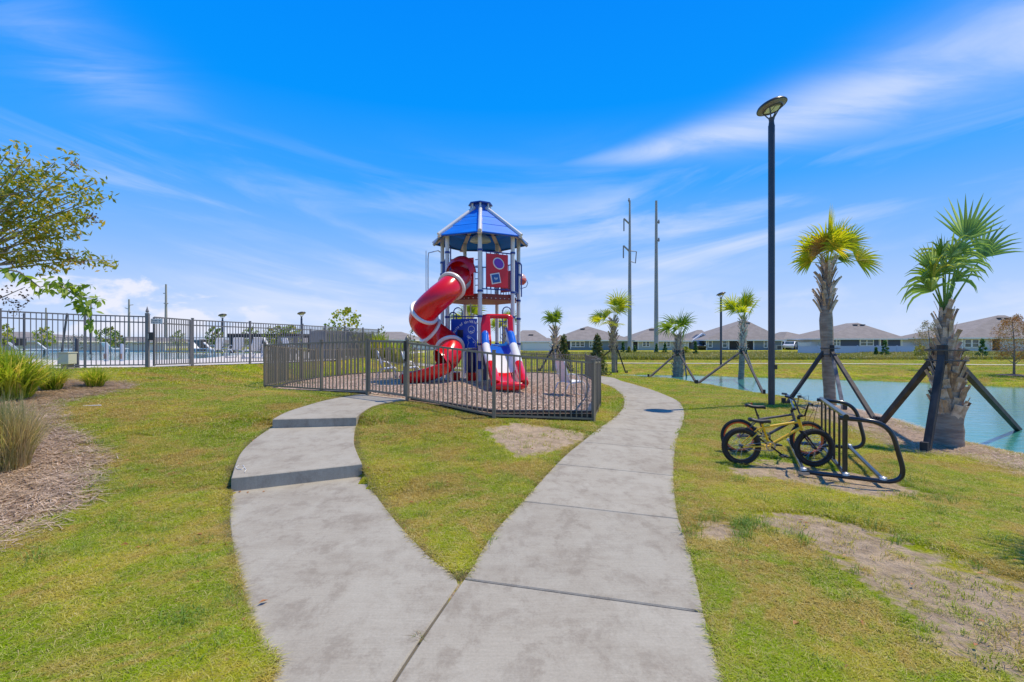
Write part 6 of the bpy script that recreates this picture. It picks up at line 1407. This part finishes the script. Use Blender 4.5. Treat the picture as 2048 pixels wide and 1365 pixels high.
# ------------------------------------------------------------------ off-lawn bits
ls = thing('pipe_offcut', 'thin white stick lying on the grass near the pine straw', 'stick', V(*G(182, 816), Hs(*G(182, 816))+.03))
MB().tube([(-.14, 0, .0), (.12, .03, .005)], .009, 7).build('rod', wp_, ls); MB().tube([(.12, .03, .005), (.15, .034, .006)], .011, 7).build('end_cap', wp_, ls)
# ------------------------------------------------------------------ scattered blades and chips (geometry nodes on point sheets)
src = bpy.data.collections.new('blade_sources')
def gn_scatter(name, P, yaw, scl, idx, sources, label=None, tilt=None, kind='stuff'):
    n = len(P); me = bpy.data.meshes.new(name); me.vertices.add(n); me.vertices.foreach_set('co', np.asarray(P, np.float32).ravel())
    for nm, ty, ar in (('yaw', 'FLOAT', yaw), ('scl', 'FLOAT', scl)):
        a = me.attributes.new(nm, ty, 'POINT'); a.data.foreach_set('value', np.asarray(ar, np.float32))
    a = me.attributes.new('idx', 'INT', 'POINT'); a.data.foreach_set('value', np.asarray(idx, np.int32))
    a = me.attributes.new('tilt', 'FLOAT', 'POINT'); a.data.foreach_set('value', np.asarray(tilt if tilt is not None else np.zeros(n), np.float32))
    o = bpy.data.objects.new(name, me); S.collection.objects.link(o); tag(o, kind=kind, label=label)
    c = bpy.data.collections.new(name+'_src')
    for s_ in sources: c.objects.link(s_)
    g = bpy.data.node_groups.new(name, 'GeometryNodeTree'); g.interface.new_socket('Geometry', in_out='INPUT', socket_type='NodeSocketGeometry'); g.interface.new_socket('Geometry', in_out='OUTPUT', socket_type='NodeSocketGeometry')
    N = g.nodes; L = g.links; gi = N.new('NodeGroupInput'); go = N.new('NodeGroupOutput'); ip = N.new('GeometryNodeInstanceOnPoints'); ci = N.new('GeometryNodeCollectionInfo')
    ci.inputs['Collection'].default_value = c; ci.inputs['Separate Children'].default_value = True; ci.inputs['Reset Children'].default_value = True
    def at_(nm, ty): q_ = N.new('GeometryNodeInputNamedAttribute'); q_.data_type = ty; q_.inputs['Name'].default_value = nm; return q_.outputs['Attribute']
    cx = N.new('ShaderNodeCombineXYZ'); L.new(at_('yaw', 'FLOAT'), cx.inputs[2]); L.new(at_('tilt', 'FLOAT'), cx.inputs[0]); e2r = N.new('FunctionNodeEulerToRotation'); L.new(cx.outputs[0], e2r.inputs[0])
    L.new(gi.outputs[0], ip.inputs['Points']); L.new(ci.outputs[0], ip.inputs['Instance']); ip.inputs['Pick Instance'].default_value = True; L.new(at_('idx', 'INT'), ip.inputs['Instance Index'])
    L.new(e2r.outputs[0], ip.inputs['Rotation']); L.new(at_('scl', 'FLOAT'), ip.inputs['Scale']); L.new(ip.outputs[0], go.inputs[0])
    md = o.modifiers.new('scatter', 'NODES'); md.node_group = g; return o
bmats = bpy.data.materials.new('grass_blade'); bmats.use_nodes = True; t = NT(bmats.node_tree); b = t.n['Principled BSDF']
pos = t.node('ShaderNodeNewGeometry').outputs['Position']; oi = t.node('ShaderNodeObjectInfo'); col = grassnodes(t, pos); rr = oi.outputs['Random']; isl = t.node('ShaderNodeNewGeometry').outputs['Random Per Island']
col = t.mix(t.ss(isl, .76, .95), col, (.46, .40, .18)); k = t.m('ADD', t.m('MULTIPLY', isl, .7), t.m('ADD', t.m('MULTIPLY', rr, .4), .62)); col = t.mix(1.0, col, t.xyz(k, k, k), 'MULTIPLY')
t.put(b.inputs['Base Color'], col); b.inputs['Roughness'].default_value = .65; b.inputs['Specular IOR Level'].default_value = .12
tl = t.node('ShaderNodeBsdfTranslucent'); t.put(tl.inputs[0], col); ms = t.node('ShaderNodeMixShader'); ms.inputs[0].default_value = .35; t.l.new(b.outputs[0], ms.inputs[1]); t.l.new(tl.outputs[0], ms.inputs[2]); t.l.new(ms.outputs[0], t.n['Material Output'].inputs[0])
def tuft(n, r, h, w_, lean, m, nm, flat=0):
    mb = MB()
    for i in range(n):
        a_ = rnd.random()*2*PI; l = lean*(.3+rnd.random()); rr_ = r*math.sqrt(rnd.random()); b0 = rnd.random()*2*PI; x0, y0 = rr_*math.cos(b0), rr_*math.sin(b0); hh = h*(.5+.7*rnd.random()); ta = a_+PI/2+rnd.uniform(-.5, .5); dx, dy = math.cos(ta)*w_, math.sin(ta)*w_
        p1 = (x0+l*.4*hh*math.cos(a_), y0+l*.4*hh*math.sin(a_), hh*.6+flat); p2 = (x0+l*1.2*hh*math.cos(a_), y0+l*1.2*hh*math.sin(a_), hh*(1-.25*l)+flat)
        mb.add([(x0-dx, y0-dy, -.01), (x0+dx, y0+dy, -.01), (p1[0]+dx*.8, p1[1]+dy*.8, p1[2]), (p1[0]-dx*.8, p1[1]-dy*.8, p1[2]), p2], [(0, 1, 2, 3), (3, 2, 4)])
    me = bpy.data.meshes.new(nm); me.from_pydata(mb.v, [], mb.f); me.materials.append(m); return bpy.data.objects.new(nm, me)
tufts = [tuft(15, .045, .034, .0017, 1.3, bmats, 'tuft') for _ in range(5)]; tuftf = [tuft(18, .13, .05, .005, 1.2, bmats, 'tuft') for _ in range(4)]
jp_ = [Pz(930, 1150, 0), Pz(935, 1175, 0), Pz(815, 1365, 0), (-.77, .9), (-.86, .9), Pz(790, 1365, 0), Pz(905, 1170, 0)]
allpaths = [main_poly]+bpolys+[jp_]
def lawn(n, y0, y1, xm, dens_keep=None):
    y = y0+(y1-y0)*nr.rand(n)**.5 if 0 else np.exp(np.log(y0)+(np.log(y1/y0))*nr.rand(n)); x = (nr.rand(n)*2-1)*xm*y
    bad = np.zeros(n, bool)
    for P in allpaths:
        P = np.array(P); s_ = (x > P[:, 0].min()-.1) & (x < P[:, 0].max()+.1) & (y > P[:, 1].min()-.1) & (y < P[:, 1].max()+.1); ii = np.where(s_)[0]; bad[ii] |= inpoly(x[ii], y[ii], P)
        bad[ii] |= pdist(x[ii], y[ii], P) < .035
    bad |= inpoly(x, y, mulch_poly) | inpoly(x, y, pond) | inpoly(x, y, deck_poly); x, y = x[~bad], y[~bad]
    di_, st_, bk_ = cover(x, y); pr_ = 1-np.clip(di_*2.4, 0, .985)-np.clip(np.maximum(st_, bk_)*1.3, 0, .97); pn = .72+.5*fbm(x, y, 1.6, 9)
    k = nr.rand(len(x)) < pr_*pn; return x[k], y[k]
def zon(x, y): return H(x, y)+(fbm(x, y, 1.1, 3)-.5)*.035
x, y = lawn(330000, 1.5, 12, 1.16)
sc_ = (.75+.7*nr.rand(len(x)))*(.75+.55*fbm(x, y, 1.3, 20)); gn_scatter('grass_blades', np.stack([x, y, zon(x, y)], 1), nr.rand(len(x))*6.28, sc_, nr.randint(0, 5, len(x)), tufts, 'short lawn grass near the paths')
x, y = lawn(120000, 7, 48, 1.16); sc_ = (.7+.6*nr.rand(len(x)))*(.8+.4*np.clip((y-10)/25, 0, 1)); gn_scatter('grass_blades', np.stack([x, y, zon(x, y)], 1), nr.rand(len(x))*6.28, sc_, nr.randint(0, 4, len(x)), tuftf, 'lawn grass further away')
# taller tufts: weeds, lush patches by path edges
weedm = leafmat('weed_green', (.17, .28, .025), (.25, .33, .04), None, .35, 2); wt = [tuft(34, .09, .10, .0028, 1.2, weedm, 'weed') for _ in range(3)]
W_ = []
for (px, py, rr_, n_) in ((80, 1135, .25, 26), (1500, 1065, .35, 40), (1420, 1050, .3, 26), (210, 1240, .12, 6), (420, 1260, .18, 10), (700, 940, .12, 3), (1015, 965, .18, 10), (1020, 875, .2, 8), (850, 880, .8, 12), (780, 840, .7, 10), (1700, 1000, 1.2, 16), (1500, 1150, 1.0, 14), (1950, 1010, 1.0, 26), (1240, 860, .3, 8), (1195, 848, .25, 10), (300, 950, .7, 14), (230, 900, .5, 10), (1480, 905, .4, 12), (600, 880, .5, 6), (1000, 850, .5, 4), (350, 1130, .9, 8), (1860, 960, .8, 14)):
    x, y = G(px, py)
    for _ in range(n_): W_.append((x+nr.normal()*rr_*.5, y+nr.normal()*rr_*.5))
for _ in range(900):
    y = 2+14*rnd.random(); W_.append((rnd.uniform(-1.05, 1.05)*y, y))
W_ = np.array(W_); kx = cover(W_[:, 0], W_[:, 1]); W_ = W_[(kx[0]+kx[1]+kx[2] < .5) & ~inpoly(W_[:, 0], W_[:, 1], mulch_poly) & ~inpoly(W_[:, 0], W_[:, 1], pond) & ~inpoly(W_[:, 0], W_[:, 1], deck_poly)]; bad = np.zeros(len(W_), bool)
for P in allpaths: bad |= inpoly(W_[:, 0], W_[:, 1], P)
W_ = W_[~bad]; gn_scatter('weed_tufts', np.stack([W_[:, 0], W_[:, 1], H(W_[:, 0], W_[:, 1])], 1), nr.rand(len(W_))*6, .3+.7*nr.rand(len(W_))**2, nr.randint(0, 3, len(W_)), wt, 'bright green weed tufts in the lawn')
# fringe of dry grass along slab edges
def fringe(P, n, m_src, nm, off=.025):
    P = np.array(P); seg_ = np.roll(P, -1, 0)-P; L = np.linalg.norm(seg_, axis=1); c = np.cumsum(L)/L.sum(); k = np.searchsorted(c, nr.rand(n)); f_ = nr.rand(n, 1); q_ = P[k]+seg_[k]*f_; nn = np.stack([seg_[k, 1], -seg_[k, 0]], 1); nn /= np.linalg.norm(nn, axis=1)[:, None]+1e-9
    s_ = np.where(inpoly(q_[:, 0]+nn[:, 0]*.05, q_[:, 1]+nn[:, 1]*.05, P), -1, 1)[:, None]; q_ = q_+nn*s_*(off+.035*nr.rand(n, 1)); kp = (q_[:, 1] > 1.4) & (q_[:, 1] < 14); q_ = q_[kp]
    bad = np.zeros(len(q_), bool)
    for P_ in allpaths: bad |= inpoly(q_[:, 0], q_[:, 1], P_)
    return q_[~bad]
drym = leafmat('dry_grass', (.30, .20, .10), (.38, .30, .13), (.20, .24, .03), .3, 5); dts = [tuft(14, .03, .035, .0016, 1.6, drym, 'dry_tuft') for _ in range(3)]
q_ = np.concatenate([fringe(P, 2600, None, '') for P in allpaths]); gn_scatter('edge_fringe', np.stack([q_[:, 0], q_[:, 1], H(q_[:, 0], q_[:, 1])], 1), nr.rand(len(q_))*6, .5+.7*nr.rand(len(q_)), nr.randint(0, 3, len(q_)), dts, 'dry grass fringe along the concrete')
# pine straw needles
def needle_src(m, n, L, w_, nm, rad=.06):
    mb = MB()
    for _ in range(n):
        a_ = rnd.random()*6.28; x, y = rnd.uniform(-rad, rad), rnd.uniform(-rad, rad); l = L*(.5+rnd.random()); z = rnd.uniform(.0, .025); dx, dy = math.cos(a_), math.sin(a_); b_ = rnd.uniform(-.3, .3); z1 = max(.001, z+rnd.uniform(-.015, .015))
        mb.add([(x-dy*w_, y+dx*w_, z), (x+dy*w_, y-dx*w_, z), (x+dx*l+dy*w_-dy*b_*l, y+dy*l-dx*w_+dx*b_*l, z1), (x+dx*l-dy*w_-dy*b_*l, y+dy*l+dx*w_+dx*b_*l, z1)], [(0, 1, 2, 3)])
    me = bpy.data.meshes.new(nm); me.from_pydata(mb.v, [], mb.f); me.materials.append(m); return bpy.data.objects.new(nm, me)
stm = leafmat('pine_straw', (.50, .37, .265), (.78, .62, .48), (.24, .15, .10), .25, 9); ns_ = [needle_src(stm, 40, .13, .0028, 'needles', .08) for _ in range(4)]
n = 60000; x = -14+13*nr.rand(n); y = 2+12*nr.rand(n); k = (nr.rand(n) < soft(x, y, [straw_poly], .25)) & (np.abs(x) < 1.2*y); x, y = x[k], y[k]
xb = 5+10*nr.rand(30000); yb = 5+14*nr.rand(30000); kb = (nr.rand(30000) < soft(xb, yb, [bank_poly], .5)) & ~inpoly(xb, yb, pond); x = np.append(x, xb[kb]); y = np.append(y, yb[kb])
gn_scatter('pine_straw', np.stack([x, y, zon(x, y)+.004], 1), nr.rand(len(x))*6, .7+.7*nr.rand(len(x)), nr.randint(0, 4, len(x)), ns_, 'brown pine straw mulch')
# loose straw on bare soil
n = 9000; x = -3+12*nr.rand(n); y = 1.8+8*nr.rand(n); k = nr.rand(n) < soft(x, y, dirt_polys, .5)*.6; x, y = x[k], y[k]; ns2 = [needle_src(drym, 5, .05, .0012, 'straws') for _ in range(3)]
bad = np.zeros(len(x), bool)
for P in allpaths: bad |= inpoly(x, y, P)
x, y = x[~bad], y[~bad]; gn_scatter('dry_straws', np.stack([x, y, zon(x, y)+.002], 1), nr.rand(len(x))*6, .6+.6*nr.rand(len(x)), nr.randint(0, 3, len(x)), ns2, 'dry straws on the bare soil')
# wood chips
cpm = leafmat('chip', (.52, .36, .24), (.76, .58, .43), (.30, .19, .13), .05, 4)
def chip_src():
    mb = MB()
    for _ in range(14): mb.box((rnd.uniform(-.12, .12), rnd.uniform(-.12, .12), rnd.uniform(0, .015)), (rnd.uniform(.02, .05), rnd.uniform(.01, .02), .006), Euler((rnd.uniform(-.5, .5), rnd.uniform(-.5, .5), rnd.uniform(0, 6))))
    me = bpy.data.meshes.new('chips'); me.from_pydata(mb.v, [], mb.f); me.materials.append(cpm); return bpy.data.objects.new('chips', me)
cs = [chip_src() for _ in range(4)]; n = 26000; x = -8+12.5*nr.rand(n); y = 8.5+17*nr.rand(n)**1.3; k = inpoly(x, y, mulch_poly) & (pdist(x, y, mulch_poly) > .2); x, y = x[k], y[k]
gn_scatter('wood_chip_litter', np.stack([x, y, CH(x, y)+.003], 1), nr.rand(len(x))*6, .7+.6*nr.rand(len(x)), nr.randint(0, 4, len(x)), cs, 'loose wood chips')
# fallen leaves
flm = leafmat('fallen_leaf', (.40, .15, .045), (.50, .24, .09), (.22, .12, .06), .2, 9)
def leaf_src():
    mb = MB(); mb.add([(-.02, 0, .004), (0, -.011, .01), (.022, 0, .006), (0, .011, .012)], [(0, 1, 2, 3)]); me = bpy.data.meshes.new('leaf'); me.from_pydata(mb.v, [], mb.f); me.materials.append(flm); return bpy.data.objects.new('leaf', me)
n = 420; x = np.concatenate([-6*nr.rand(n)-.5, -3+9*nr.rand(n//2)]); y = np.concatenate([1.8+7*nr.rand(n), 1.8+9*nr.rand(n//2)]); bad = np.zeros(len(x), bool)
for P in allpaths: bad |= inpoly(x, y, P)
x, y = x[~bad], y[~bad]; ex = [G(*p) for p in ((470, 968), (480, 975), (485, 972))]; ep = np.array([(-1.52, 2.72), (-1.47, 2.62), (-1.50, 2.9), (-1.44, 2.6), (-2.85, 5.02), (-2.75, 5.0), (-2.6, 5.03), (-2.92, 5.05)]); x = np.append(x, ep[:, 0]); y = np.append(y, ep[:, 1]); z = zon(x, y)+.02; z[-8:] = .02
gn_scatter('fallen_leaves', np.stack([x, y, z], 1), nr.rand(len(x))*6, .6+.9*nr.rand(len(x)), np.zeros(len(x)), [leaf_src()], 'small dry leaves on the lawn', tilt=nr.normal(size=len(x))*.25)
# tall meadow strip before the houses
mw = leafmat('meadow', (.22, .24, .04), (.33, .29, .09), (.16, .20, .03), .3, .12); mts = [tuft(40, .8, .42, .03, .5, mw, 'meadow_tuft') for _ in range(4)]
n = 9000; y = 48+18*nr.rand(n); x = (nr.rand(n)*1.25-.12)*y*1.1; gn_scatter('meadow_grass', np.stack([x, y, H(x, y)], 1), nr.rand(n)*6, .5+.8*nr.rand(n)*fbm(x, y, .12, 4)*1.4, nr.randint(0, 4, n), mts, 'tall unmown grass strip before the houses')
# scrub weeds inside edge of the front left playground corner
x, y = G(590, 772); clump('weed_clump', 'dark green weeds at the left corner inside the playground fence', x+.3, y+.1, .16, .45, 260, g_dark, .01, 'weeds', 1.0, None, .35)
